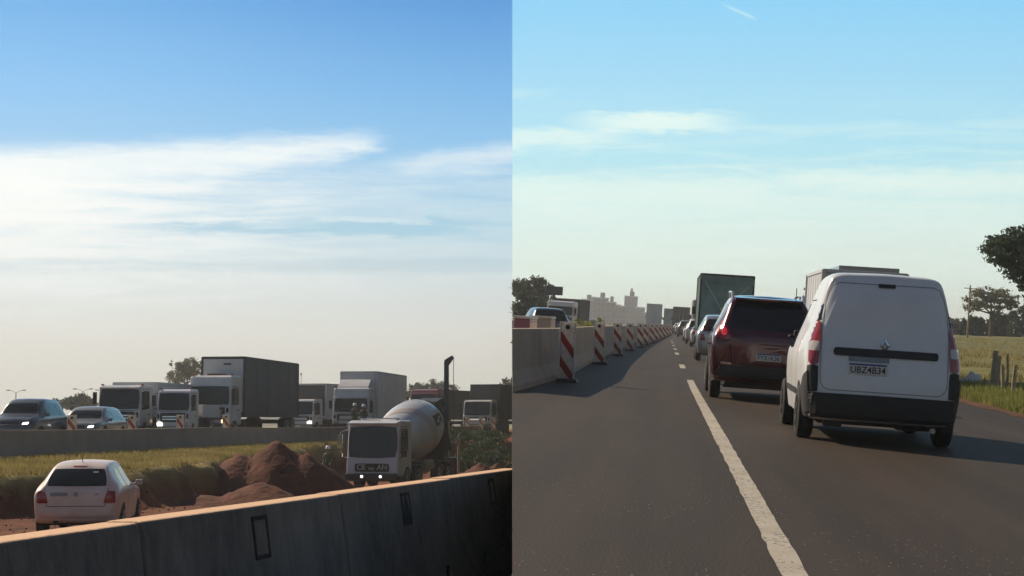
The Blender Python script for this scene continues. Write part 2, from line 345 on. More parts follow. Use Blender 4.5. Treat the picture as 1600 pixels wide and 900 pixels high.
def stripes(name, red):
    m = bpy.data.materials.new(name); m.use_nodes = True; t = m.node_tree; p = t.nodes['Principled BSDF']; p.inputs['Roughness'].default_value = .5
    tcn = t.nodes.new('ShaderNodeTexCoord'); s = t.nodes.new('ShaderNodeSeparateXYZ'); t.links.new(tcn.outputs['Object'], s.inputs[0])
    a = t.nodes.new('ShaderNodeMath'); a.operation = 'MULTIPLY_ADD'; a.inputs[1].default_value = 1.35; t.links.new(s.outputs[0], a.inputs[0]); t.links.new(s.outputs[2], a.inputs[2])
    b = t.nodes.new('ShaderNodeMath'); b.operation = 'PINGPONG'; b.inputs[1].default_value = .25; t.links.new(a.outputs[0], b.inputs[0])
    g = t.nodes.new('ShaderNodeMath'); g.operation = 'GREATER_THAN'; g.inputs[1].default_value = .15; t.links.new(b.outputs[0], g.inputs[0])
    l = t.nodes.new('ShaderNodeMath'); l.operation = 'LESS_THAN'; l.inputs[1].default_value = 1.0; t.links.new(s.outputs[2], l.inputs[0])
    k = t.nodes.new('ShaderNodeMath'); k.operation = 'MULTIPLY'; t.links.new(g.outputs[0], k.inputs[0]); t.links.new(l.outputs[0], k.inputs[1])
    n = t.nodes.new('ShaderNodeTexNoise'); n.inputs['Scale'].default_value = 7; n.inputs['Detail'].default_value = 5; t.links.new(tcn.outputs['Object'], n.inputs[0])
    r = t.nodes.new('ShaderNodeValToRGB'); r.color_ramp.elements[0].position = .3; r.color_ramp.elements[0].color = (.58, .51, .44, 1); r.color_ramp.elements[1].position = .6; r.color_ramp.elements[1].color = (.84, .78, .70, 1)
    t.links.new(n.outputs[0], r.inputs[0])
    mx = t.nodes.new('ShaderNodeMix'); mx.data_type = 'RGBA'; t.links.new(k.outputs[0], mx.inputs[0]); t.links.new(r.outputs[0], mx.inputs[6]); mx.inputs[7].default_value = (*red, 1)
    t.links.new(mx.outputs[2], p.inputs['Base Color']); tl_ = t.nodes.new('ShaderNodeBsdfTranslucent'); t.links.new(mx.outputs[2], tl_.inputs[0]); ms = t.nodes.new('ShaderNodeMixShader'); ms.inputs[0].default_value = .35; t.links.new(p.outputs[0], ms.inputs[1]); t.links.new(tl_.outputs[0], ms.inputs[2]); t.links.new(ms.outputs[0], t.nodes['Material Output'].inputs[0]); return m
M['stripes'] = stripes('red_and_white_stripes', (.36, .035, .022))
M['stripesor'] = stripes('orange_and_white_stripes', (.45, .13, .05))

# ------------------------------------------------------------------ mesh helpers
class MB:
    def __init__(s): s.v = []; s.f = []
    def addm(s, vs, fs):
        k = len(s.v); s.v += [tuple(v) for v in vs]; s.f += [tuple(i+k for i in f) for f in fs]; return s
    def box(s, c, d, rz=0, rx=0, taper=1):
        x, y, z = d[0]/2, d[1]/2, d[2]/2
        vs = [(-x, -y, -z), (x, -y, -z), (x, y, -z), (-x, y, -z), (-x*taper, -y*taper, z), (x*taper, -y*taper, z), (x*taper, y*taper, z), (-x*taper, y*taper, z)]
        m = Matrix.Translation(c) @ Matrix.Rotation(rz, 4, 'Z') @ Matrix.Rotation(rx, 4, 'X')
        return s.addm([m @ Vector(v) for v in vs], [(0, 3, 2, 1), (4, 5, 6, 7), (0, 1, 5, 4), (1, 2, 6, 5), (2, 3, 7, 6), (3, 0, 4, 7)])
    def tube(s, pts, rad, n=8, caps=True):
        pts = [Vector(p) for p in pts]
        if not isinstance(rad, (list, tuple)): rad = [rad]*len(pts)
        rings = []
        for i, p in enumerate(pts):
            d = (pts[min(i+1, len(pts)-1)]-pts[max(i-1, 0)]).normalized()
            a = d.orthogonal().normalized() if i == 0 else (pa - d*pa.dot(d)).normalized()
            pa = a; b = d.cross(a)
            rings.append([p+(a*math.cos(2*math.pi*j/n)+b*math.sin(2*math.pi*j/n))*rad[i] for j in range(n)])
        return s.loft(rings, caps)
    def loft(s, rings, caps=True, closed=True):
        n = len(rings[0]); vs = [v for r in rings for v in r]; fs = []
        for i in range(len(rings)-1):
            for j in range(n if closed else n-1):
                a = i*n+j; b = i*n+(j+1) % n; fs.append((a, b, b+n, a+n))
        if caps: fs.append(tuple(range(n-1, -1, -1))); fs.append(tuple(range((len(rings)-1)*n, len(rings)*n)))
        return s.addm(vs, fs)
    def prism(s, prof, x0, x1, axis='x'):
        n = len(prof)
        if axis == 'x': vs = [(x0, a, b) for a, b in prof]+[(x1, a, b) for a, b in prof]
        elif axis == 'y': vs = [(a, x0, b) for a, b in prof]+[(a, x1, b) for a, b in prof]
        else: vs = [(a, b, x0) for a, b in prof]+[(a, b, x1) for a, b in prof]
        fs = [tuple(range(n)), tuple(range(2*n-1, n-1, -1))]+[(i, i+n, (i+1) % n+n, (i+1) % n) for i in range(n)]
        return s.addm(vs, fs)
    def lathe_x(s, prof, n=24, x=0, y=0, z=0):   # profile of (x, r) pairs turned round the x axis
        rings = [[(x+a, y+r*math.cos(2*math.pi*j/n), z+r*math.sin(2*math.pi*j/n)) for j in range(n)] for a, r in prof]
        return s.loft(rings, True)
    def lathe(s, prof, n=20, c=(0, 0, 0)):
        rings = [[(c[0]+r*math.cos(2*math.pi*j/n), c[1]+r*math.sin(2*math.pi*j/n), c[2]+z) for j in range(n)] for r, z in prof]
        return s.loft(rings, True)
    def sphere(s, c, r, n=12, m=8):
        return s.lathe([(max(.001, math.sin(math.pi*i/m))*(r if not isinstance(r, tuple) else r[0]), -math.cos(math.pi*i/m)*(r if not isinstance(r, tuple) else r[1])) for i in range(m+1)], n, c)
    def build(s, name, m, parent=None, smooth=False, bevel=0, seg=2, recalc=True):
        me = bpy.data.meshes.new(name); me.from_pydata(s.v, [], s.f)
        if recalc:
            b = bmesh.new(); b.from_mesh(me); bmesh.ops.recalc_face_normals(b, faces=b.faces); b.to_mesh(me); b.free()
        me.materials.append(m)
        o = bpy.data.objects.new(name, me); col.objects.link(o)
        if smooth:
            me.polygons.foreach_set('use_smooth', [True]*len(me.polygons))
        if parent: o.parent = parent
        if bevel:
            bm_ = o.modifiers.new('bevel', 'BEVEL'); bm_.width = bevel; bm_.segments = seg; bm_.limit_method = 'ANGLE'; bm_.angle_limit = R(35)
            me.polygons.foreach_set('use_smooth', [True]*len(me.polygons)); bm_.harden_normals = True
        return o
def tag(o, label=None, cat=None, group=None, kind=None):
    if label: o['label'] = label
    if cat: o['category'] = cat
    if group: o['group'] = group
    if kind: o['kind'] = kind
    return o
def empty(name, label, cat, group=None, mtx=None):
    o = bpy.data.objects.new(name, None); col.objects.link(o); o.empty_display_size = .3
    if mtx is not None: o.matrix_world = mtx
    return tag(o, label, cat, group)
def kids(o): return [c for c in bpy.data.objects if c.parent == o]
def copy_tree(o, parent=None, label=None):
    c = o.copy(); col.objects.link(c); c.parent = parent
    if label: c['label'] = label
    for ch in kids(o): copy_tree(ch, c)
    return c
def text(s, size, m, parent, mtx, name='lettering', depth=.004, xs=1.0, align='CENTER'):
    cu = bpy.data.curves.new(name, 'FONT'); cu.body = s; cu.size = size; cu.extrude = depth; cu.align_x = align; cu.align_y = 'CENTER'; cu.offset = size*.012; cu.resolution_u = 3
    t = bpy.data.objects.new('tmp', cu); col.objects.link(t); dg = bpy.context.evaluated_depsgraph_get(); dg.update()
    me = bpy.data.meshes.new_from_object(t.evaluated_get(dg)); bpy.data.objects.remove(t)
    me.name = name; me.materials.clear(); me.materials.append(m); me.transform(Matrix.Scale(xs, 4, (1, 0, 0))); me.transform(mtx)
    o = bpy.data.objects.new(name, me); col.objects.link(o); o.parent = parent; return o
def cr(p0, p1, p2, p3, t):
    return .5*((2*p1)+(-p0+p2)*t+(2*p0-5*p1+4*p2-p3)*t*t+(-p0+3*p1-3*p2+p3)*t*t*t)
def dense(rows, k):   # Catmull-Rom along the first axis
    rows = np.array(rows, float); n = len(rows); out = []
    for i in range(n-1):
        a = rows[max(i-1, 0)]; b = rows[i]; c = rows[i+1]; d = rows[min(i+2, n-1)]
        for j in range(k): out.append(cr(a, b, c, d, j/k))
    out.append(rows[-1]); return np.array(out)
def car_shell(stations, kl=5, kr=4):
    """stations: y, zbottom, zbelt, ztop, wbottom, wbelt, wtop, lean  -> smooth closed body"""
    st = dense(stations, kl); rings = []
    for (y, zb_, zm, zt, wb, wm, wtp, ln) in st:
        h = zt-zb_
        half = [(0, zb_), (wb*.7, zb_), (wb*.95, zb_+.02), (wb, zb_+.10*min(1, h/.5)), (wm*1.005, zb_+(zm-zb_)*.55), (wm, zm), (wtp+(wm-wtp)*.42, zm+(zt-zm)*.5), (wtp, zt-(zt-zm)*.14), (wtp*.86, zt-.012), (wtp*.45, zt+.012), (0, zt+.02)]
        half = dense(half, kr)
        full = [(x, z) for x, z in half]+[(-x, z) for x, z in half[-2:0:-1]]
        rings.append([(x, y+ln*max(0, z-zb_-.35), z) for x, z in full])
    mb = MB()
    def cap(r, dy):
        cx = 0; cz = sum(p[2] for p in r)/len(r); cy = sum(p[1] for p in r)/len(r)
        out = []
        for f, d in ((.97, .45), (.8, .8), (.4, 1.0)):
            out.append([(p[0]*f, (p[1])+dy*d, cz+(p[2]-cz)*f) for p in r])
        return out
    a = cap(rings[0], -.05)[::-1]; b = cap(rings[-1], .07)
    mb.loft(a+rings+b, True)
    return mb
def bvh_of(mb): return BVHTree.FromPolygons([Vector(v) for v in mb.v], [tuple(f) for f in mb.f])
DIRS = {'back': (Vector((0, 1, 0)), lambda a, b: Vector((a, -30, b))), 'front': (Vector((0, -1, 0)), lambda a, b: Vector((a, 60, b))),
        'left': (Vector((1, 0, 0)), lambda a, b: Vector((-20, a, b))), 'right': (Vector((-1, 0, 0)), lambda a, b: Vector((20, a, b))),
        'top': (Vector((0, 0, -1)), lambda a, b: Vector((a, b, 20)))}
def patch(bvh, quad, axis, off=.006, th_=.02, nu=10, nv=8, rnd=.25, flat=False):
    """a panel that follows the body: quad corners bottom-left, bottom-right, top-right, top-left"""
    d, org = DIRS[axis]; pts = {}; mb = MB(); q = [Vector((a, b)) for a, b in quad]
    for i in range(nu+1):
        for j in range(nv+1):
            u = -1+2*i/nu; v = -1+2*j/nv
            uu = u*math.sqrt(max(0, 1-rnd*v*v/2)); vv = v*math.sqrt(max(0, 1-rnd*u*u/2)); s_ = (uu+1)/2; t_ = (vv+1)/2
            p = q[0]*(1-s_)*(1-t_)+q[1]*s_*(1-t_)+q[2]*s_*t_+q[3]*(1-s_)*t_
            h = bvh.ray_cast(org(p.x, p.y), d)
            if h[0] is not None: pts[i, j] = h[0]-d*off
    idx = {}
    for k, p in pts.items(): idx[k] = len(mb.v); mb.v.append(tuple(p))
    cnt = {}
    for i in range(nu):
        for j in range(nv):
            ks = [(i, j), (i+1, j), (i+1, j+1), (i, j+1)]
            if all(k in idx for k in ks):
                dd = [pts[k].dot(d) for k in ks]
                if max(dd)-min(dd) > .6: continue
                mb.f.append(tuple(idx[k] for k in ks))
                for a, b in zip(ks, ks[1:]+ks[:1]): cnt[(a, b)] = 1
    for (a, b) in list(cnt):
        if (b, a) not in cnt:
            k = len(mb.v); mb.v.append(tuple(Vector(mb.v[idx[a]])+d*th_)); mb.v.append(tuple(Vector(mb.v[idx[b]])+d*th_)); mb.f.append((idx[a], idx[b], k+1, k))
    return mb
def line_patch(bvh, pts, wd, axis, off=.004):
    """thin conforming strip along a polyline (panel gaps)"""
    d, org = DIRS[axis]; mb = MB()
    P = [Vector(p) for p in pts]; S = []
    for a, b in zip(P, P[1:]):
        n = max(2, int((b-a).length/.06))
        for i in range(n): S.append(a+(b-a)*i/n)
    S.append(P[-1]); prev = None
    for i, p in enumerate(S):
        t_ = (S[min(i+1, len(S)-1)]-S[max(i-1, 0)]).normalized(); nrm = Vector((-t_.y, t_.x))*wd/2
        h1 = bvh.ray_cast(org(*(p+nrm)), d)[0]; h2 = bvh.ray_cast(org(*(p-nrm)), d)[0]
        if h1 is None or h2 is None: prev = None; continue
        k = len(mb.v); mb.v += [tuple(h1-d*off), tuple(h2-d*off)]
        if prev is not None: mb.f.append((prev, prev+1, k+1, k))
        prev = k
    return mb

# ------------------------------------------------------------------ wheels
def wheel(parent, x, y, r=.31, wd=.2, rim='rim', side=1, dual=False):
    mb = MB(); s_ = side
    prof = [(-wd/2, r*.62), (-wd/2, r*.86), (-wd*.42, r*.97), (-wd*.2, r), (wd*.2, r), (wd*.42, r*.97), (wd/2, r*.86), (wd/2, r*.62)]
    mb.lathe_x(prof, 26, x, y, r)
    t = mb.build('wheel', M['tyre'], parent, smooth=False, recalc=True)
    rm = MB(); ox = x+s_*(wd/2)
    rm.lathe_x([(-.02*s_, r*.66), (.008*s_, r*.64), (.004*s_, r*.56), (-.04*s_, r*.5), (-.045*s_, r*.2), (0, r*.16), (.004*s_, .01)], 22, ox, y, r)
    for k in range(5):
        a = k*2*math.pi/5; c_ = Vector((ox-.012*s_, y+math.cos(a)*r*.35, r+math.sin(a)*r*.35))
        m_ = Matrix.Translation(c_) @ Matrix.Rotation(a, 4, 'X')
        vs = [m_ @ Vector(v) for v in ((-.02, -r*.2, -.028), (.02, -r*.2, -.028), (.02, r*.22, -.04), (-.02, r*.22, -.04), (-.02, -r*.2, .028), (.02, -r*.2, .028), (.02, r*.22, .04), (-.02, r*.22, .04))]
        rm.addm(vs, [(0, 3, 2, 1), (4, 5, 6, 7), (0, 1, 5, 4), (1, 2, 6, 5), (2, 3, 7, 6), (3, 0, 4, 7)])
    rm.build('rim', M[rim], t)
    return t
def circ(cy, cz, r): return [(cy-r, cz-r), (cy+r, cz-r), (cy+r, cz+r), (cy-r, cz+r)]
def flip(q): return [(-q[1][0], q[1][1]), (-q[0][0], q[0][1]), (-q[3][0], q[3][1]), (-q[2][0], q[2][1])]

# ------------------------------------------------------------------ cars
SHAPES = {
 'van': dict(st=[(.00, .30, .95, 1.70, .80, .86, .60, .10), (.10, .27, .98, 1.84, .86, .90, .655, .07), (.30, .26, 1.0, 1.905, .88, .915, .69, .03), (1.2, .25, 1.0, 1.93, .885, .925, .66, 0), (2.3, .25, 1.0, 1.90, .88, .92, .63, 0),
               (2.75, .25, 1.0, 1.76, .87, .91, .60, 0), (3.2, .25, .99, 1.35, .88, .90, .70, 0), (3.55, .25, .93, 1.10, .86, .88, .72, 0), (3.95, .28, .78, .95, .80, .82, .66, 0), (4.15, .33, .62, .78, .66, .68, .52, 0)],
     wheels=(.78, 3.45), W=.925, r=.325, L=4.2),
 'suv': dict(st=[(.00, .42, .92, 1.08, .80, .84, .74, 0), (.08, .34, .98, 1.24, .90, .93, .74, 0), (.30, .30, 1.05, 1.52, .93, .945, .69, 0), (.52, .28, 1.05, 1.67, .93, .945, .665, 0), (1.3, .28, 1.03, 1.70, .92, .935, .67, 0), (2.3, .28, 1.0, 1.69, .92, .93, .665, 0),
               (2.9, .28, .99, 1.52, .90, .92, .69, 0), (3.4, .28, .98, 1.14, .90, .91, .76, 0), (4.0, .29, .92, 1.04, .88, .89, .74, 0), (4.4, .33, .80, .94, .80, .82, .66, 0), (4.58, .40, .64, .76, .62, .64, .5, 0)],
     wheels=(.82, 3.6), W=.925, r=.35, L=4.6),
 'hatch': dict(st=[(.00, .38, .78, .92, .72, .74, .62, 0), (.07, .28, .84, 1.04, .79, .81, .62, 0), (.30, .25, .90, 1.26, .80, .825, .575, 0), (.58, .24, .91, 1.40, .81, .83, .55, 0), (1.2, .24, .90, 1.46, .815, .83, .56, 0), (2.0, .24, .89, 1.45, .815, .83, .56, 0),
                 (2.5, .24, .88, 1.30, .81, .825, .54, 0), (3.0, .24, .87, .98, .80, .81, .64, 0), (3.5, .26, .80, .90, .78, .79, .62, 0), (3.8, .30, .68, .80, .70, .72, .55, 0), (3.92, .36, .56, .66, .56, .58, .45, 0)],
     wheels=(.66, 3.12), W=.83, r=.30, L=3.95)}
def make_car(name, label, cat, shape, paint, mtx, group=None, sc_=(1, 1, 1), rim='rim', lamps='redlens', head='headoff', detail=True, glass='glass', bumper=None, seed=0):
    S = SHAPES[shape]; root = empty(name, label, cat, group, mtx)
    st = [(a*sc_[1], b, c*sc_[2], d*sc_[2], e*sc_[0], f*sc_[0], g*sc_[0], h) for a, b, c, d, e, f, g, h in S['st']]
    W = S['W']*sc_[0]; L = S['L']*sc_[1]; sh = car_shell(st); bv = bvh_of(sh); k = sc_[2]; kx = sc_[0]; ky = sc_[1]
    sh.build('body', M[paint], root, smooth=True)
    # wheels and arches
    for yy in S['wheels']:
        yy *= ky
        for s_ in (-1, 1):
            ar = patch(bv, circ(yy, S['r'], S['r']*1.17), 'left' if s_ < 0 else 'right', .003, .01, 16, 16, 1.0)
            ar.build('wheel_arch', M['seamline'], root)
            wheel(root, s_*(W-.085), yy, S['r'], .2, rim, s_)
    MB().box((0, L*.5, .27), (W*1.5, L*.8, .12)).build('underbody', M['chassis'], root)
    G = M[glass]
    def P(nm, q, ax_, m, off=.005, **kw):
        return patch(bv, q, ax_, off, **kw).build(nm, m, root, smooth=False)
    if shape == 'van':
        P('windshield', [(-.66*kx, 1.12*k), (.66*kx, 1.12*k), (.56*kx, 1.76*k), (-.56*kx, 1.76*k)], 'front', G)
        for s_, a in ((-1, 'left'), (1, 'right')):
            P('side_window', [(2.15, 1.08), (3.15, 1.10), (2.78, 1.62), (2.18, 1.70)], a, G)
            line_patch(bv, [(2.08, .35), (2.08, 1.75)], .014, a).build('door_gap', M['seamline'], root)
            line_patch(bv, [(1.2, .5), (1.2, 1.72), (2.05, 1.72)], .014, a).build('door_gap', M['seamline'], root)
            P('side_moulding', [(1.15, .52), (3.0, .52), (3.0, .60), (1.15, .60)], a, M['black'], .015)
    else:
        zt = {'suv': (1.09, 1.56), 'hatch': (.93, 1.33)}[shape]
        if shape == 'suv':
            P('rear_window', [(-.70, 1.14*k), (.70, 1.14*k), (.62, 1.60*k), (-.62, 1.60*k)], 'back', G, .006, rnd=.2)
            P('windshield', [(-.66, 1.16*k), (.66, 1.16*k), (.54, 1.56*k), (-.54, 1.56*k)], 'front', G)
            qs = [[(.55, 1.12), (1.25, 1.10), (1.25, 1.56), (.72, 1.55)], [(1.32, 1.10), (2.15, 1.08), (2.12, 1.58), (1.32, 1.58)], [(2.22, 1.08), (3.1, 1.08), (2.72, 1.50), (2.2, 1.58)]]
        else:
            P('rear_window', [(-.60*kx, .99*k), (.60*kx, .99*k), (.50*kx, 1.33*k), (-.50*kx, 1.33*k)], 'back', G, .006, rnd=.2)
            P('windshield', [(-.60*kx, 1.0*k), (.60*kx, 1.0*k), (.50*kx, 1.34*k), (-.50*kx, 1.34*k)], 'front', G)
            qs = [[(.62, .98), (1.25, .96), (1.25, 1.33), (.80, 1.30)], [(1.32, .96), (2.02, .94), (1.98, 1.34), (1.32, 1.34)], [(2.09, .94), (2.85, .93), (2.42, 1.26), (2.08, 1.33)]]
        for s_, a in ((-1, 'left'), (1, 'right')):
            for q in qs: P('side_window', [(y*ky, z*k) for y, z in q], a, G)
            if detail:
                for yy in ((1.28, 2.16) if shape == 'suv' else (1.28, 2.05)):
                    line_patch(bv, [(yy*ky, .35), (yy*ky, (1.0 if shape == 'suv' else .9)*k)], .014, a).build('door_gap', M['seamline'], root)
                    P('door_handle', [(yy*ky+.08, .86*k), (yy*ky+.24, .86*k), (yy*ky+.24, .89*k), (yy*ky+.08, .89*k)], a, M[paint], .03)
    # mirrors
    my, mz = {'van': (3.0, 1.18), 'suv': (3.05, 1.12), 'hatch': (2.72, .98)}[shape]
    for s_ in (-1, 1):
        e_ = (-.14 if s_ < 0 else .0) if shape == 'van' else .05
        mm = MB(); mm.box((s_*(W+e_), my*ky, mz*k), (.15, .09, .12)); mm.box((s_*(W-.05), my*ky, mz*k-.03), (.12, .05, .05))
        mm.build('mirror', M['black'] if shape == 'van' else M[paint], root, bevel=.03)
    # front face
    hz = {'van': .80, 'suv': .80, 'hatch': .66}[shape]*k
    for s_ in (-1, 1):
        q = [(.44*kx, hz-.04), (.66*kx, hz-.03), (.68*kx, hz+.06), (.47*kx, hz+.04)]
        if s_ < 0: q = flip(q)
        P('headlight', q, 'front', M[head], .012)
    P('grille', [(-.32, hz-.06), (.32, hz-.06), (.34, hz+.05), (-.34, hz+.05)], 'front', M['black'], .01)
    P('front_bumper', [(-.55*kx, .34), (.55*kx, .34), (.6*kx, .52), (-.6*kx, .52)], 'front', M['black'], .015)
    return root, bv, P
def numberplate(root, bv, x, z, wd, s, size=.10, axis='back', tilt=0):
    h = bv.ray_cast(Vector((x, -30, z)), Vector((0, 1, 0)))[0]; y = h.y-.02
    p = MB().box((x, y, z), (wd, .014, .135)).build('number_plate', M['plate'], root, bevel=.008)
    MB().box((x, y-.0085, z+.055), (wd*.96, .002, .02)).build('plate_band', M['plateblue'], p)
    text(s, size, M['platetxt'], p, Matrix.Translation((x, y-.010, z-.012)) @ Matrix.Rotation(R(90), 4, 'X'), 'plate_lettering', .001, wd/.47*.97)
    return p

# ================================================================== TERRAIN, WEST SIDE
def near_x(y): return (y-16.3)*.193
def far_x(y): return lin(y, [(0, -21.2), (50, -15.4), (79, -12.15), (125, -3.0), (140, 0), (400, 52)])
def edge_x(y): return lin(y, [(36, -13.2), (40.6, -12.3), (44.5, -10.5), (54, -9.9), (62, -9.8), (80, -9.4), (95, -8.2), (104, -5), (112, 0), (120, 6)])
def road_z(y): return lin(y, [(30, .5), (60, .55), (92, .80), (200, .8)])
def hA(x, y):
    n = noise.noise(Vector((x*.45, y*.45, 0))); n2_ = noise.noise(Vector((x*1.7, y*1.7, 4)))
    t = near_x(y)-x
    fl = lin(y, [(30, -.88), (45, -.95), (62, -1.45), (100, -1.45), (108, -.6)])
    z = fl*ss(.7, 6, t)+(.10*n+.05*n2_)*ss(.5, 4, t)
    up = ss(-.45, .55, edge_x(y)-x+n*.7+n2_*.25)
    u = lin(y, [(40, .06), (60, .10), (120, .2)])+.2*ss(4, .3, x-far_x(y))+.05*n2_
    if y > 108: u += .3*ss(108, 125, y)
    z = z*(1-up)+u*up
    r = ss(.2, 1.6, far_x(y)-x); z = z*(1-r)+road_z(y)*r
    if x < far_x(y)-18: z += .4*ss(0, 60, far_x(y)-18-x)*n
    if x > -.09*y and y > 60: up = 0
    return z, ss(.5, .95, up)*(1-ss(.0, .4, far_x(y)-.3-x)) if x > far_x(y)-.3 else (1 if x < far_x(y)-17 else 0)
def sheet(name, xs, ys, fn, m, mtx=Matrix(), clip=None, lab=None):
    me = bpy.data.meshes.new(name); vs = []; at = []
    for y in ys:
        for x in xs:
            z, g = fn(x, y); vs.append(mtx @ Vector((x, y, z))); at.append(g)
    nx = len(xs); fs = [(j*nx+i, j*nx+i+1, (j+1)*nx+i+1, (j+1)*nx+i) for j in range(len(ys)-1) for i in range(nx-1)]
    me.from_pydata(vs, [], fs); a = me.attributes.new('turf', 'FLOAT', 'POINT'); a.data.foreach_set('value', at)
    if clip:
        b = bmesh.new(); b.from_mesh(me)
        bmesh.ops.bisect_plane(b, geom=b.verts[:]+b.edges[:]+b.faces[:], plane_co=(clip[0], 0, 0), plane_no=(clip[1], 0, 0), clear_outer=True)
        b.to_mesh(me); b.free()
    me.materials.append(m); me.polygons.foreach_set('use_smooth', [True]*len(me.polygons))
    o = bpy.data.objects.new(name, me); col.objects.link(o); o['kind'] = 'structure'
    return o
def frange(a, b, s): return [a+i*s for i in range(int(round((b-a)/s))+1)]
xsA = [-900, -500, -300, -180, -120, -80, -60, -45, -36, -30]+frange(-26, 0, .33)[:-1]+[0]
ysA = [-30, -15, -5]+frange(0, 26, 1)+frange(26.4, 130, .45)+[135, 145, 160, 190, 240, 320, 450, 700, 1000, 1290]
sheet('ground', xsA, ysA, hA, M['groundA'])
# oncoming highway beyond the far barrier
mb = MB(); pr = None
for y in frange(20, 200, 5):
    x = far_x(y)-.9; z = road_z(y)+.012; k = len(mb.v); mb.v += [(x-15, y, z), (min(x, -.02), y, z)]
    if pr is not None: mb.f.append((pr, pr+1, k+1, k))
    pr = k
    if x > -.02: break
mb.build('road', M['asphaltA'], recalc=False)['kind'] = 'structure'
# near strip of asphalt on the camera side of the near barrier
mb = MB(); mb.addm([(near_x(-4)+.1, -4, .012), (-.01, -4, .012), (-.01, 16.2, .012), (near_x(2)+.1, 2, .012)], [(0, 1, 2, 3)])
mb.build('road_edge', M['asphaltA'], recalc=False)['kind'] = 'structure'
# distant low hill
mb = MB(); top = []; bot = []; bk = []
for i in range(61):
    x = -900+15*i; h = 9+5*noise.noise(Vector((i*.12, 1, 0)))+2*noise.noise(Vector((i*.6, 1, 2)))
    bot.append((x, 1000, -1)); top.append((x, 1120, h*.7)); bk.append((x, 1285, -1))
mb.loft([bot, top, bk], False, False); mb.build('hills', M['hill'], smooth=True, recalc=False)['kind'] = 'structure'

# soil heaps
def heap(name, label, cx, cy, peaks, R_, seed):
    mb = MB(); n = 54; vs = []; fs = []
    for j in range(n+1):
        for i in range(n+1):
            x = (i/n-.5)*2*R_; y = (j/n-.5)*2*R_
            h = 0
            for (px_, py_, r, hh) in peaks:
                d = math.hypot(x-px_, (y-py_))/r; h = max(h, hh*max(0, 1-d)**.85)
            nn = noise.noise(Vector((x*1.1+seed, y*1.1, 0)))*.14+noise.noise(Vector((x*3.5+seed, y*3.5, 2)))*.07+abs(noise.noise(Vector((x*9, y*9, 2))))*.06
            z = h+nn*min(1, h*1.5)-.12 if h > 0 else -.3
            vs.append((x, y, z))
    for j in range(n):
        for i in range(n): fs.append((j*(n+1)+i, j*(n+1)+i+1, (j+1)*(n+1)+i+1, (j+1)*(n+1)+i))
    mb.addm(vs, fs); o = mb.build(name, M['soilred'], smooth=True, recalc=False); o.location = (cx, cy, hA(cx, cy)[0])
    return tag(o, label, 'soil heap', 'heaps of dug red soil')
heap('soil_mound', 'tall two-peaked heap of red soil between the white hatchback and the mixer truck', ax(425, 58), 58, [(-1.1, 0, 2.2, 1.85), (.25, .2, 2.4, 2.3), (-2.3, -.6, 1.8, .7), (1.3, 0, 2.0, 1.8), (2.3, .2, 1.4, 1.1)], 4.4, 1)
heap('soil_mound', 'low spread of red soil sloping away left of the tall heap', ax(325, 50), 50, [(0, 0, 2.0, .45), (1.5, .4, 1.9, .8), (-1.2, -.4, 1.7, .25)], 3.2, 9)
heap('soil_mound', 'small lit heap of reddish soil at the far right end of the pit', ax(800, 88)-2.0, 90, [(0.3, 0, 1.4, .8), (1.2, .4, 1.2, .7)], 1.9, 5)

# clods and stones scattered over the dug ground
mb = MB(); rnd = random.Random(77)
for _ in range(1500):
    y = 34+36*rnd.random(); x = ax(rnd.uniform(-10, 620), y)
    if x > near_x(y)-.8 or edge_x(y)-x > -.1: continue
    z = hA(x, y)[0]; q = rnd.uniform(.012, .045)*(2.2 if rnd.random() < .05 else 1)
    vs = [Vector((rnd.uniform(.7, 1.2)*a, rnd.uniform(.7, 1.2)*b, rnd.uniform(.5, 1)*c))*q+Vector((x, y, z+q*.3)) for a, b, c in ((1, 0, 0), (0, 1, 0), (-1, 0, 0), (0, -1, 0), (0, 0, 1), (0, 0, -1))]
    mb.addm(vs, [(0, 1, 4), (1, 2, 4), (2, 3, 4), (3, 0, 4), (1, 0, 5), (2, 1, 5), (3, 2, 5), (0, 3, 5)])
tag(mb.build('soil_clods', M['soilred'], recalc=False), 'loose red clods and stones over the floor of the pit', 'clods', kind='stuff')

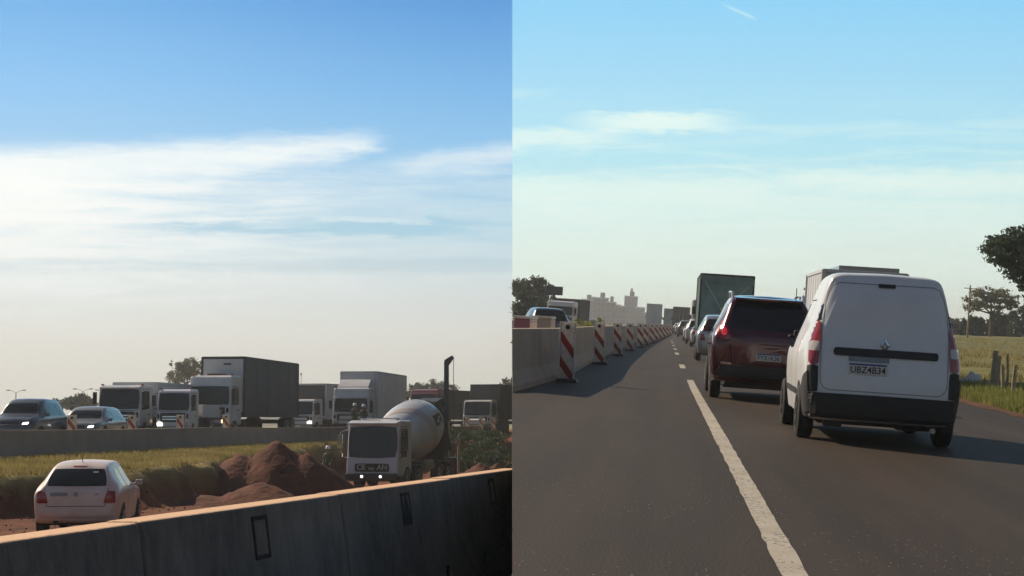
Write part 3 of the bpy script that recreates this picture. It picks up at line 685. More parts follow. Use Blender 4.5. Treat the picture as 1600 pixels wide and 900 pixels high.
# near barrier: precast segments
def jersey_profile(h, wb=.30, wt=.09):
    return [(-wb, 0), (-wb, .08), (-wb*.56, .30*h/.88), (-wt, h), (wt, h), (wb*.56, .30*h/.88), (wb, .08), (wb, 0)]
dirv = Vector((.193, 1, 0)).normalized(); labs = ['nearest grey precast barrier segment, running out of the picture at the lower left corner',
 'precast barrier segment with an open grey slot, second from the left', 'precast barrier segment with a solid dark slot, just below the mixer truck',
 'farthest precast barrier segment of the near row, at the right', 'precast barrier segment behind the left picture edge, beside the camera']
segs = [(4.44, 0), (7.40, 1), (10.36, 2), (13.32, 3), (1.48, 4)]
for (d0, li) in segs:
    c = Vector((near_x(d0+1.48), d0+1.48, 0)); rnd = random.Random(li*3+1)
    hh = .885+rnd.uniform(-.012, .012); yaw = -math.atan(.193)+rnd.uniform(-.006, .006); L2 = 1.484
    m_ = atA(c.x+rnd.uniform(-.015, .015), c.y, 0, yaw)
    root = empty('barrier_segment', labs[li], 'concrete barrier', 'precast segments of the near concrete barrier', m_)
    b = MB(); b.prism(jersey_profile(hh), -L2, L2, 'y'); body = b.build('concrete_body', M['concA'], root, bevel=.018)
    zc = hh-.165
    fx = lambda z: .30*.56+(.09-.30*.56)*(z-.30)/(hh-.30)
    lean = math.atan((.30*.56-.09)/(hh-.3))
    s_ = empty('tmp', '', ''); bpy.data.objects.remove(s_)
    sl_ = MB(); 
    def pl(yc, z1, z2, wd, off): return [(fx(z)+off, yy, z) for z, yy in ((z1, yc-wd), (z1, yc+wd), (z2, yc+wd*.8), (z2, yc-wd*.8))]
    f_ = MB(); fr = [(-.075, .10, .02), ]
    sl_.addm([(fx(zc-.09)+.003, -.09, zc-.09), (fx(zc-.09)+.003, .09, zc-.09), (fx(zc+.09)+.003, .09, zc+.09), (fx(zc+.09)+.003, -.09, zc+.09)], [(0, 1, 2, 3)]); sl_.build('slot_plug', M['concA'], root)
    for (y1, y2, z1, z2) in ((-.115, -.09, zc-.11, zc+.11), (.09, .115, zc-.11, zc+.11), (-.115, .115, zc+.09, zc+.113), (-.115, .115, zc-.113, zc-.09)):
        f_.addm([(fx(z1)+.006, y1, z1), (fx(z1)+.006, y2, z1), (fx(z2)+.006, y2, z2), (fx(z2)+.006, y1, z2), (fx(z1)-.01, y1, z1), (fx(z1)-.01, y2, z1), (fx(z2)-.01, y2, z2), (fx(z2)-.01, y1, z2)], [(0, 1, 2, 3), (4, 7, 6, 5), (0, 4, 5, 1), (1, 5, 6, 2), (2, 6, 7, 3), (3, 7, 4, 0)])
    if li in (2, ): f_.addm([(fx(zc-.10)+.004, -.10, zc-.10), (fx(zc-.10)+.004, .10, zc-.10), (fx(zc+.10)+.004, .03, zc+.10), (fx(zc+.10)+.004, -.03, zc+.10)], [(0, 1, 2, 3)])
    f_.build('slot', M['seamline'], root)
    for yy in (-.9, .75):
        MB().box((.30*.80, yy, .215), (.02, .03, .09), rx=0).build('drain_notch', M['seamline'], root)
# far barrier: cast in place, one long wall
mb = MB(); rings = []; pts = [(35, far_x(35))]+[(y, far_x(y)) for y in frange(38, 138, 2)]
for y, x in pts:
    z = .28+.02*math.sin(y*.2)+max(0, (y-60))*.0015; rings.append([(x+a, y, z-.2+b) for a, b in [(-.30, 0), (-.3, .28), (-.17, .48), (-.10, 1.1), (.10, 1.1), (.17, .48), (.3, .28), (.3, 0)]])
mb.loft(rings, True); o = mb.build('concrete_barrier', M['concfar'], bevel=.02)
tag(o, 'long continuous grey concrete barrier in front of the queue of oncoming trucks', 'concrete barrier')

# ------------------------------------------------------------------ grass tufts (stuff)
def grass(name, label, pts, m, h0, h1, wd, lean=.35):
    mb_v = []; mb_f = []
    for p in pts:
        for q in range(4):
            a = random.uniform(0, 6.283); h = random.uniform(h0, h1); l = random.uniform(0, lean)*h; b = random.uniform(0, 6.283)
            ox = random.uniform(-.12, .12); oy = random.uniform(-.12, .12)
            d = Vector((math.cos(a), math.sin(a), 0))*wd/2; base = p+Vector((ox, oy, -.02)); tip = base+Vector((math.cos(b)*l, math.sin(b)*l, h)); k = len(mb_v)
            mb_v += [tuple(base-d), tuple(base+d), tuple((base+tip)/2+d*.7+Vector((0, 0, h*.12))), tuple(tip)]; mb_f += [(k, k+1, k+2), (k, k+2, k+3)]
    me = bpy.data.meshes.new(name); me.from_pydata(mb_v, [], mb_f); me.materials.append(m)
    o = bpy.data.objects.new(name, me); col.objects.link(o); return tag(o, label, 'grass', kind='stuff')
pts = []; 
while len(pts) < 16000:
    y = 38+72*random.random()**1.5; x = random.uniform(far_x(y)+.3, edge_x(y)-.45)
    if x > -.092*y or x < far_x(y)+.3 or random.random() < .25*(noise.noise(Vector((x*.8, y*.8, 9)))+.6): continue
    pts.append(Vector((x, y, hA(x, y)[0])))
grass('grass', 'strip of sunlit yellow-green grass along the foot of the far barrier', pts, M['grass'], .05, .22, .03)

# ================================================================== TERRAIN, EAST SIDE (hillside)
def hB(x, y):
    g = 1.0 if x > 6.95+.25*noise.noise(Vector((0, y*.35, 0))) else (0 if x > -3.3 else (.2+.6*ss(-.1, .35, noise.noise(Vector((x*.1, y*.05, 5))))))
    z = -.02
    if x > 7: z += .10*ss(7, 8, x)+(.25*noise.noise(Vector((x*.12, y*.08, 3))))*ss(8, 16, x)-.5*ss(9, 30, x)
    z += offB(x, y)
    if x < -3.2: z += .12*noise.noise(Vector((x*.3, y*.2, 3)))
    return z, g
xsB = [-400, -250, -150, -100, -70, -50, -40, -30, -25, -20, -16, -13, -10, -8, -6, -5, -4, -3.4, -3, -2, 0, 2, 4, 6, 6.6]+frange(6.8, 8.4, .2)+[9, 10, 11, 12, 14, 16, 18, 20, 24, 30, 40, 55, 75, 100, 150, 250, 450]
ysB = [-40, -20, -8, 0]+frange(4, 80, 2)+[85, 90, 100, 110, 125, 140, 160, 180, 210, 250, 300, 380, 480, 600, 800, 1000, 1260]
sheet('hillside', xsB, ysB, hB, M['groundB'], MB_, clip=(.002, -1))
# side face of the hillside where it stands above the lower ground
def seam_surf(y):
    lo = MBI @ Vector((0, y, 0)); d = MBI.to_3x3() @ Vector((0, 0, 1)); return -lo.z/d.z
mb = MB(); a = []; b = []; c_ = []; d_ = []
for y in [-40, -20, -10]+frange(0, 60, 4)+[80, 100, 150, 200, 300, 500, 800, 1000, 1255]:
    z = seam_surf(y)-.05; a.append((.004, y, -4)); b.append((.004, y, z)); 
mb.loft([a, b], False, False); mb.build('embankment', M['lowbounce'], recalc=False)['kind'] = 'structure'
# climbing carriageway
def seam_x(y):   # local x where the hillside is cut off
    p0 = MBI @ Vector((0.004, 0, 0)); n = MBI.to_3x3() @ Vector((1, 0, 0)); return (p0.dot(n)-n.y*y)/n.x
def strip(name, x0, x1, ys, z, m, jit=0):
    mb = MB(); pr = None
    for y in ys:
        a = max(x0+(random.uniform(-jit, jit)), seam_x(y)); b = x1+(random.uniform(-jit, jit))
        if a >= b: pr = None; continue
        k = len(mb.v); mb.v += [(a, y, z), (b, y, z)]
        if pr is not None: mb.f.append((pr, pr+1, k+1, k))
        pr = k
    o = mb.build(name, m, recalc=False); o.matrix_world = MB_; o['kind'] = 'structure'; return o
strip('road', -4.2, 6.85, [-30, -10, 0, 5, 10, 15, 20, 25, 30, 35, 40, 45, 50, 60, 70, 80, 100, 150, 200, 300, 500, 800, 1000, 1250], .0, M['asphalt'])
strip('dirt_shoulder', 6.5, 7.25, frange(0, 90, .5), .006, M['bank'], .12)
mb = MB(); pr = None
for y in frange(3, 39.5, .25):
    xc = .685+.095*max(0, 1-(y-8)/26)+random.uniform(-.003, .003); hw_ = .078+random.uniform(-.006, .006); k = len(mb.v); mb.v += [(xc-hw_, y, .005), (xc+hw_, y, .005)]
    if pr is not None: mb.f.append((pr, pr+1, k+1, k))
    pr = k
o = mb.build('lane_line', M['paint'], recalc=False); o.matrix_world = MB_; o['kind'] = 'structure'
for (y0, y1) in ((49.5, 54), (71, 76), (84, 88), (98, 102), (112, 116), (126, 130)):
    strip('lane_dash', .55, .72, [y0, (y0+y1)/2, y1], .005, M['paint'])
# barrier on the left of the carriageway
mb = MB(); rings = []
for y in frange(20, 76, 1)+frange(80, 240, 8):
    x = lin(y, [(20, -2.78), (27, -2.72), (37, -2.32), (50, -2.38), (75, -2.2), (100, -1.9), (160, -1.0), (240, .2)])
    rings.append([(x+a, y, b) for a, b in [(-.30, -.02), (-.3, .10), (-.17, .33), (-.09, 1.04), (.09, 1.04), (.17, .33), (.3, .10), (.3, -.02)]])
mb.loft(rings, True); o = mb.build('roadside_barrier', M['concB'], recalc=True)
me = o.data; me.transform(MB_); bm_ = bmesh.new(); bm_.from_mesh(me)
r_ = bmesh.ops.bisect_plane(bm_, geom=bm_.verts[:]+bm_.edges[:]+bm_.faces[:], plane_co=(.006, 0, 0), plane_no=(-1, 0, 0), clear_outer=True)
bmesh.ops.holes_fill(bm_, edges=[e for e in bm_.edges if e.is_boundary]); bm_.to_mesh(me); bm_.free()
md = o.modifiers.new('bevel', 'BEVEL'); md.width = .015; md.segments = 2; md.limit_method = 'ANGLE'
tag(o, 'concrete barrier wall behind the row of striped marker panels on the climbing road', 'concrete barrier')

# striped marker panels
def marker(mtx, label, group, sm='stripes', H=1.2, first=None):
    root = empty('marker_panel', label, 'traffic marker', group, mtx)
    p = MB(); p.box((0, 0, .07+(H-.07)/2), (.27, .05, H-.07)); p.build('panel', M[sm], root, bevel=.015)
    MB().box((-.150, 0, .07+(H-.07)/2), (.025, .085, H-.05)).build('frame', M['postwhite'], root, bevel=.008)
    MB().box((.150, 0, .07+(H-.07)/2), (.025, .085, H-.05)).build('frame', M['postwhite'], root, bevel=.008)
    MB().tube([(0, -.032, H-.10), (0, .032, H-.10)], .048, 14).build('handle_hole', M['seamline'], root)
    MB().box((.02, 0, .035), (.46, .34, .07), taper=.85).build('base', M['black'], root, bevel=.01)
    return root
spots = [(884, 597, .02), (936, 569.5, 0), (965, 556, .0), (984, 548.5, 0), (1000, 543.2, 0), (1009, 540, 0), (1018, 536.5, 0), (1026, 533.5, 0), (1032, 531, 0), (1038, 528.5, 0), (1043, 526, 0), (1047, 524, 0)]
ordn = ['nearest and largest', 'second', 'third', 'fourth', 'fifth', 'sixth', 'seventh', 'eighth', 'ninth', 'tenth', 'eleventh', 'farthest']
m0 = None
for i, (px, py, t) in enumerate(spots):
    p = gb(px, py); lb = ordn[i]+' red and white striped marker panel of the row along the roadside barrier'
    if i == 1: lb = 'second striped marker panel, its top edge tinted yellow by the grass behind it'
    mt = atB(p.x, p.y, .0, R(-3+random.uniform(-4, 4))) @ Matrix.Rotation(R(-1.2 if i == 0 else random.uniform(-4.2, -2.2)), 4, 'Y')
    if i == 1: lb = 'second red and white striped marker panel of the row along the roadside barrier'
    if m0 is None: m0 = marker(mt, lb, 'striped marker panels along the roadside barrier')
    else:
        c = copy_tree(m0, None, lb); c.matrix_world = mt
for i, (px, D) in enumerate([(117, 59), (210, 65), (285, 71), (356, 78), (731, 126), (752, 126.5), (771, 127)]):
    x = ax(px, D)
    lb = ['striped marker standing in front of the low grey car beyond the far barrier', 'striped marker in front of the right corner of the white flatbed truck', 'striped marker in front of the small white truck', 'striped marker beside the glowing headlamp of the big curtain-sided truck',
          'striped marker left of the distant white cab at the right', 'striped marker right of the middle of the distant white cab', 'striped marker at the right corner of the distant white cab'][i]
    if i == 0: mA = marker(atA(x, D, road_z(D), 0), lb, 'striped markers beyond the far barrier', 'stripesor', 1.12)
    else:
        c = copy_tree(mA, None, lb); c.matrix_world = atA(x, D, road_z(D)-(.0 if i < 4 else .0), R(random.uniform(-12, 12)))

# ------------------------------------------------------------------ the white van (hero)
van, bv, P = make_car('delivery_van', 'white panel van with windowless tailgate and black bumper in the right lane', 'van', 'van', 'vanwhite', atB(2.63, 20.15, 0, R(-.2)), rim='rimdark', sc_=(1.0, 1, 1.07))
def vz(q): return [(a, b*1.07) for a, b in q]
P0 = P
def P(nm, q, a, m, off=.005, **kw): return P0(nm, vz(q) if a in ('back',) else [(y, z*1.07) for y, z in q], a, m, off, **kw)
for s_ in (-1, 1):
    q1 = [(.755, 1.36), (.865, 1.33), (.80, 1.74), (.725, 1.74)]; q2 = [(.765, .86), (.90, .86), (.868, 1.36), (.757, 1.38)]; q3 = [(.77, 1.02), (.89, 1.02), (.885, 1.13), (.765, 1.13)]; q4 = [(.765, .56), (.91, .56), (.90, .86), (.77, .86)]
    f = (lambda q: q) if s_ > 0 else flip
    P('pillar_trim', f(q1), 'back', M['glass'], .008, nu=6, nv=12)
    tl = P('tail_light', f(q2), 'back', M['redlens'], .022, nu=6, nv=12, rnd=.5)
    q = patch(bv, vz(f(q3)), 'back', .028, nu=5, nv=5).build('reversing_lens', M['clearlens'], tl)
    P('bumper_corner', f(q4), 'back', M['black'], .010, nu=6, nv=10)
P('rear_bumper', [(-.90, .24), (.90, .24), (.90, .56), (-.90, .56)], 'back', M['black'], .055, th_=.08, nu=30, nv=8, rnd=.10)
for s_, a in ((-1, 'left'), (1, 'right')):
    P('bumper_wrap', [(.0, .27), (.42, .27), (.44, .56), (.02, .80)], a, M['black'], .02, nu=12, nv=8, rnd=.1)
P('brake_light', [(-.10, 1.765), (.10, 1.765), (.10, 1.81), (-.10, 1.81)], 'back', M['black'], .015, rnd=.1)
line_patch(bv, vz([(-.745, 1.30), (-.745, .75), (-.735, .67), (-.70, .62), (-.64, .595), (.64, .595), (.70, .62), (.735, .67), (.745, .75), (.745, 1.30), (.715, 1.55), (.68, 1.68), (.63, 1.77), (.55, 1.80), (-.55, 1.80), (-.63, 1.77), (-.68, 1.68), (-.715, 1.55), (-.745, 1.30)]), .009, 'back').build('tailgate_gap', M['grey'], van)
h = P('handle_bar', [(-.60, .985), (.63, .985), (.63, 1.075), (-.60, 1.075)], 'back', M['black'], .02, nu=20, nv=4, rnd=.12)
P('plate_recess', [(-.42, .925), (.06, .925), (.06, .985), (-.42, .985)], 'back', M['grey'], .010, rnd=.05)
numberplate(van, bv, -.19, .905, .455, 'UBZ4B34', .112)
hy = bv.ray_cast(Vector((.0, -30, 1.2)), Vector((0, 1, 0)))[0].y
e = MB()
out = [(0, .085), (.058, 0), (0, -.085), (-.058, 0)]; inn = [(0, .045), (.03, 0), (0, -.045), (-.03, 0)]
vs = [(a, hy-.02, 1.2+b) for a, b in out]+[(a, hy-.03, 1.2+b) for a, b in inn]+[(a, hy, 1.2+b) for a, b in out]
e.addm(vs, [(i, (i+1) % 4, 4+(i+1) % 4, 4+i) for i in range(4)]+[(i, 8+i, 8+(i+1) % 4, (i+1) % 4) for i in range(4)]); e.build('emblem', M['chrome'], van)
MB().tube([(.62, .05, .22), (.62, .9, .24)], .035, 10).build('exhaust_pipe', M['rim'], van)
MB().box((.45, .55, .27), (.5, .45, .16)).build('muffler', M['chassis'], van, bevel=.05)
MB().box((0, .8, .30), (1.5, .10, .08)).build('rear_axle', M['chassis'], van, bevel=.02)
MB().box((-.55, .2, .25), (.22, .15, .12)).build('tow_bracket', M['chassis'], van, bevel=.02)

# ------------------------------------------------------------------ dark red SUV
suv, bv, P = make_car('suv', 'dark red suv with roof rails ahead of the white van on its left', 'suv', 'suv', 'darkred', atB(1.86, 30.1, 0, R(.2)), sc_=(1.03, 1, 1.12))
for s_ in (-1, 1):
    f = (lambda q: q) if s_ > 0 else flip
    tl = P('tail_light', f([(.64, 1.08), (.90, 1.08), (.86, 1.40), (.70, 1.32)]), 'back', M['redlens'], .02, rnd=.5)
    if s_ < 0: patch(bv, f([(.72, 1.16), (.84, 1.16), (.82, 1.33), (.74, 1.30)]), 'back', .028, nu=5, nv=5, rnd=.8).build('lit_lens', M['brightred'], tl)
    P('reflector', f([(.62, .64), (.82, .64), (.82, .69), (.62, .67)]), 'back', M['chrome'], .03, rnd=.4)
    MB().tube([(s_*.64, .60, 1.82), (s_*.645, .75, 1.945), (s_*.65, 1.8, 1.97), (s_*.64, 2.4, 1.95), (s_*.63, 2.6, 1.84)], .026, 8).tube([(s_*.645, 1.5, 1.85), (s_*.65, 1.5, 1.96)], .02, 6).build('roof_rail', M['silver'], suv)
P('rear_bumper', [(-.86, .40), (.86, .40), (.86, .62), (-.86, .62)], 'back', M['black'], .05, th_=.08, nu=24, nv=6, rnd=.15)
P('tailgate_handle', [(-.35, .98), (.35, .98), (.35, 1.02), (-.35, 1.02)], 'back', M['darkred'], .03)
line_patch(bv, [(-.66, 1.0), (-.62, .66), (.62, .66), (.66, 1.0)], .014, 'back').build('tailgate_gap', M['seamline'], suv)
MB().box((0, .42, 1.845), (1.22, .34, .045), rx=R(6)).build('spoiler', M['darkred'], suv, bevel=.02)
MB().box((0, .235, 1.835), (.34, .02, .025)).build('brake_light', M['redlens'], suv)
numberplate(suv, bv, .03, .80, .44, 'FYX1K36', .11)
MB().tube([(.55, 1.2, 1.8), (.55, 1.15, 2.10)], .008, 6).build('antenna', M['black'], suv)
MB().box((0, .9, .33), (1.5, .12, .12)).build('rear_axle', M['chassis'], suv)
MB().tube([(-.75, .1, .30), (-.75, .7, .30)], .035, 8).build('exhaust_pipe', M['rim'], suv)

def dress_rear(bv, P, root, zl=.80, k=1, W=.80):
    for s_ in (-1, 1):
        f = (lambda q: q) if s_ > 0 else flip
        P('tail_light', f([(.56, zl-.10), (W-.03, zl-.10), (W-.06, zl+.14), (.62, zl+.14)]), 'back', M['redlens'], .012, rnd=.4)
    P('number_plate', [(-.22, zl-.10), (.22, zl-.10), (.22, zl+.02), (-.22, zl+.02)], 'back', M['plate'], .012, rnd=.05)
# cars queued up the hill
c1, bv, P = make_car('hatchback', 'silver hatchback half hidden between the dark red suv and the green-sheeted truck', 'car', 'hatch', 'silver', atB(2.10, 61.5), 'cars queued up the climbing road', sc_=(1.05, 1, 1.18)); dress_rear(bv, P, c1, .86)
queue = [(2.45, 100, 'hatch', 'white', 'first white car visible left of the green-sheeted truck'), (2.45, 116, 'suv', 'white', 'white suv second in the far queue beyond the green-sheeted truck'), (2.40, 134, 'hatch', 'white', 'white car third in the far queue beyond the green-sheeted truck'),
         (2.3, 168, 'suv', 'grey', 'grey suv fourth in the far queue up the hill'), (2.2, 205, 'hatch', 'white', 'farthest white car of the queue, nearest the vanishing point'), (2.1, 235, 'hatch', 'grey', 'tiny dark car at the head of the visible queue')]
for (x, y, s, p, lb) in queue:
    c, bv, P = make_car('queued_car', lb, 'car', s, p, atB(x, y), 'cars queued up the climbing road', detail=False); dress_rear(bv, P, c, .84 if s == 'hatch' else 1.0, W=.8)

# ------------------------------------------------------------------ white hatchback in the pit
zc_ = 1.3-172*33/2600
hb, bv, P = make_car('hatchback', 'white hatchback splashed with red soil parked in the pit behind the near barrier', 'car', 'hatch', 'carwhite', atA(ax(126, 33), 33, zc_, R(5.5)), sc_=(1, 1, 1.0), rim='rim')
for s_ in (-1, 1):
    f = (lambda q: q) if s_ > 0 else flip
    P('tail_light', f([(.53, .66), (.765, .66), (.755, .90), (.60, .90)]), 'back', M['redlens'], .012, rnd=.25)
P('rear_badge_strip', [(-.50, .80), (-.16, .80), (-.16, .87), (-.50, .87)], 'back', M['grey'], .006, rnd=.1)
P('emblem', [(-.045, .79), (.045, .79), (.045, .88), (-.045, .88)], 'back', M['grey'], .012, rnd=1)
P('plate_recess', [(-.26, .50), (.30, .50), (.25, .54), (-.22, .54)], 'back', M['seamline'], .005, rnd=.3)
P('model_badge', [(.36, .82), (.43, .82), (.43, .845), (.36, .845)], 'back', M['grey'], .006)
P('window_sticker', [(.28, 1.25), (.38, 1.25), (.38, 1.275), (.28, 1.275)], 'back', M['plate'], .012)
P('brake_light', [(-.14, 1.365), (.14, 1.365), (.13, 1.385), (-.13, 1.385)], 'back', M['redlens'], .012)
line_patch(bv, [(-.62, .95), (-.56, .60), (.56, .60), (.62, .95)], .012, 'back').build('tailgate_gap', M['seamline'], hb)
P('rear_bumper', [(-.74, .32), (.74, .32), (.76, .56), (-.76, .56)], 'back', M['carwhite'], .03, th_=.05, nu=20, nv=6, rnd=.2)
P('exhaust_opening', [(-.44, .26), (-.34, .26), (-.34, .33), (-.44, .33)], 'back', M['black'], .02)
MB().tube([(0, .75, 1.43), (.0, .62, 1.60)], .008, 6).build('antenna', M['black'], hb)

# ------------------------------------------------------------------ trucks
def make_truck(name, label, mtx, L=11, W=2.45, cabH=3.2, cabL=2.1, cabz=.55, paint='white', box='tarp', boxH=4.2, boxW=None, boxL=None, front=None, group='trucks queued beyond the far barrier', ws=(.50, .80), lampm=('headoff', 'headoff'), deflector=False, visor=True, gap=.45, grille='slats', low=False, boxmat_front=None, rear=False):
    """rear bumper at y=0, nose at y=L"""
    root = empty(name, label, 'truck', group, mtx); hw = W/2
    y0 = L-cabL; zb_ = cabz; H = cabH
    prof = [(y0, zb_), (y0, H-.12), (y0+.15, H), (L-.62, H), (L-.30, H-.10), (L-.14, zb_+(H-zb_)*.42), (L-.03, zb_+(H-zb_)*.36), (L, zb_+.2), (L-.02, zb_)]
    c = MB().prism(prof, -hw, hw); bv = bvh_of(c); cab = c.build('cab', M[paint], root, bevel=.09, seg=3)
    def P(nm, q, a, m, off=.012, par=root, **kw):
        kw.setdefault('rnd', .15); return patch(bv, q, a, off, **kw).build(nm, m, par)
    z1 = zb_+(H-zb_)*ws[0]; z2 = zb_+(H-zb_)*ws[1]
    P('windshield', [(-hw*.93, z1), (hw*.93, z1), (hw*.90, z2), (-hw*.90, z2)], 'front', M['glassblue'], .02, nu=12, nv=8)
    if visor: MB().box((0, L-.30, z2+.10), (W*.93, .40, .09), rx=R(-14)).build('sun_visor', M[paint], root, bevel=.03)
    for s_, a in ((-1, 'left'), (1, 'right')):
        P('side_window', [(y0+.55, z1+.02), (L-.28, z1-.05), (L-.50, z2-.08), (y0+.60, z2-.08)], a, M['glassblue'], .012)
        line_patch(bv, [(y0+.45, zb_+.1), (y0+.45, z2), (L-.45, z2)], .02, a, .006).build('door_gap', M['seamline'], root)
        mm = MB(); mm.box((s_*(hw+.16), L-.15, (z1+z2)/2+.05), (.20, .10, (z2-z1)*.62)); mm.tube([(s_*hw, L-.3, z2-.05), (s_*(hw+.16), L-.15, z2-.02)], .02, 6); mm.tube([(s_*hw, L-.3, z1+.05), (s_*(hw+.16), L-.15, z1+.12)], .02, 6)
        mm.build('mirror', M['black'], root, bevel=.03)
        q = [(hw*.60, zb_+.08), (hw*.93, zb_+.08), (hw*.93, zb_+.30), (hw*.62, zb_+.30)]
        if s_ < 0: q = flip(q)
        P('headlight', q, 'front', M[lampm[0 if s_ < 0 else 1]], .03, rnd=.5)
        P('step', [(y0+.9, zb_), (L-.5, zb_), (L-.5, zb_+.22), (y0+.9, zb_+.22)], a, M['black'], .01)
        P('door_handle', [(y0+.55, z1-.30), (y0+.80, z1-.30), (y0+.80, z1-.25), (y0+.55, z1-.25)], a, M['black'], .03)
    g0 = zb_+.36; n = 5 if grille == 'slats' else 2
    P('grille', [(-hw*.74, g0-.08), (hw*.74, g0-.08), (hw*.78, z1-.12), (-hw*.78, z1-.12)], 'front', M['black'], .012, nu=8, nv=8)
    for i in range(n):
        z = g0+(z1-.25-g0)*(i+.5)/n
        P('grille_slat', [(-hw*.62, z-.03), (hw*.62, z-.03), (hw*.62, z+.03), (-hw*.62, z+.03)], 'front', M[paint] if grille == 'slats' else M['chrome'], .045, nu=6, nv=2)
    for s_ in (-1, 1): MB().tube([(s_*.15, L-.08, z1+.03), (s_*.6, L-.13, z1+.28)], .012, 5).build('wiper', M['black'], root)
    P('fascia_seam', [(-hw*.92, z1-.075), (hw*.92, z1-.075), (hw*.92, z1-.055), (-hw*.92, z1-.055)], 'front', M['seamline'], .014)
    for s_ in (-1, 1):
        q = [(hw*.80, z1-.42), (hw*.93, z1-.42), (hw*.93, z1-.16), (hw*.82, z1-.16)]
        P('corner_vent', flip(q) if s_ < 0 else q, 'front', M['black'], .014)
        MB().box((s_*hw*.93, L-.55, H+.03), (.10, .16, .07)).build('marker_lamp', M['orange'], root)
        MB().box((s_*(hw-.14), L-2.35, .45), (.45, .03, .5)).build('mud_flap', M['black'], root)
    b = MB(); b.box((0, L-.10, zb_-.08), (W*.98, .35, .34)); b.build('bumper', M['black' if int(L*10) % 2 else 'grey'], root, bevel=.05)
    MB().box((0, L+.08, zb_-.08), (.45, .015, .13)).build('number_plate', M['plate'], root)
    for s_ in (-1, 1): MB().box((s_*hw*.45, L-.30, z1+(z2-z1)*.25), (.5, .03, .06)).build('dashboard_clutter', M['boxgrey'], root)
    if deflector:
        d = MB().prism([(y0+.1, H-.02), (y0+.1, H+.55), (y0+.5, H+.55), (L-.75, H+.05), (L-.75, H-.02)], -hw*.86, hw*.86); d.build('roof_deflector', M[paint], root, bevel=.08)
    MB().box((-.42, L*.45, .75), (.12, L*.88, .25)).box((.42, L*.45, .75), (.12, L*.88, .25)).box((0, L*.1, .75), (.8, .12, .2)).box((0, L*.6, .75), (.8, .12, .2)).build('chassis', M['chassis'], root)
    bw = (boxW or W+.1)/2; bl = boxL or (y0-gap); yb0 = y0-gap-bl
    if box:
        bb = MB().box((0, yb0+bl/2, (1.05+boxH)/2), (bw*2, bl, boxH-1.05)).build('cargo_box', M[box], root, bevel=.03)
        f = MB(); e_ = .06
        for xx in (-bw, bw):
            f.box((xx, yb0+bl, (1.05+boxH)/2), (e_*1.6, e_*1.5, boxH-1.0)); f.box((xx, yb0, (1.05+boxH)/2), (e_*1.6, e_*1.5, boxH-1.0)); f.box((xx, yb0+bl/2, boxH), (e_, bl, e_*1.5)); f.box((xx, yb0+bl/2, 1.05), (e_*1.3, bl, .12))
            if box in ('boxwhite', 'boxgrey', 'beigebox'):
                for k_ in range(1, 7): f.box((xx, yb0+bl*k_/7, (1.05+boxH)/2), (.02, .03, boxH-1.15))
            if box in ('tarp', 'greentarp', 'darkbox'):
                for k_ in range(1, 5): f.box((xx, yb0+bl*k_/5, (1.05+boxH)/2), (.035, .04, boxH-1.1))
        f.box((0, yb0+bl, boxH), (bw*2, e_*1.5, e_*1.6)); f.box((0, yb0, boxH), (bw*2, e_*1.5, e_*1.6))
        f.build('cargo_frame', M['darkbox' if box in ('tarp', 'darkbox', 'greentarp') else 'boxgrey'], root, bevel=.01)
        if front: MB().box((0, yb0+bl+.035, (1.15+boxH)/2), (bw*1.86, .03, boxH-1.35)).build('bulkhead', M[front], root)
        if rear:
            for s_ in (-1, 1):
                MB().box((s_*bw*.5, yb0-.02, (1.1+boxH)/2), (bw*.96, .03, boxH-1.25)).build('rear_door', M[box], root, bevel=.01)
                MB().tube([(s_*.25, yb0-.06, 1.2), (s_*.25, yb0-.06, boxH-.2)], .02, 6).build('locking_bar', M['rim'], root)
                MB().box((s_*bw*.8, yb0-.03, .86), (.35, .08, .14)).build('tail_light', M['redlens'], root, bevel=.02)
            MB().box((0, yb0+.02, .55), (bw*1.9, .1, .14)).build('underrun_bar', M['chassis'], root, bevel=.01)
    wy = [L-1.15]+([1.2, 2.45] if L > 8 else [1.4])
    for y in wy:
        for s_ in (-1, 1): wheel(root, s_*(hw-.16), y, .50, .30 if y > L-2 else .5, 'rim', s_)
    return root
def place(px, D, L, slope, z=None):   # nose centre seen at px, distance D, tail further up the road
    yaw = math.pi-math.atan(slope); z = road_z(D) if z is None else z
    n = Vector((ax(px, D), D, z)); d = Vector((math.sin(math.atan(slope)), math.cos(math.atan(slope)), 0))
    t = n+d*L; return Matrix.Translation(t) @ Matrix.Rotation(math.pi-math.atan(slope), 4, 'Z')
T = make_truck('curtain_truck', 'tallest truck, white cab with slatted grille pulling a dark blue-grey curtain-sided trailer', place(329, 92, 13.4, .15), L=13.4, W=2.42, cabH=3.28, paint='white', box='tarp', boxH=4.36, front='boxgrey', lampm=('headwarm', 'headoff'), gap=.35, ws=(.40, .78), visor=False)
MB().box((0, 12.1, 3.34), (.95, .6, .12)).build('roof_hatch', M['darkred'], T, bevel=.03)
MB().box((-.25, 10.97+.03, 3.98), (.45, .02, .10)).build('refrigeration_badge', M['darkbox'], T)
make_truck('medium_truck', 'white medium truck with big windshield beside the low grey car', place(188, 85, 9, .15), L=9, W=2.3, cabH=2.62, cabL=1.9, paint='white', box='boxgrey', boxH=2.78, ws=(.42, .90), visor=True, cabz=.5, grille='slats2')
make_truck('light_truck', 'small white truck tucked against the left of the tallest truck', place(273, 84, 5.2, .10), L=5.2, W=1.72, cabH=2.40, cabL=1.7, paint='white', box='boxgrey', boxH=1.6, ws=(.45, .90), cabz=.45, grille='slats2', visor=False, lampm=('headoff', 'headlit'))
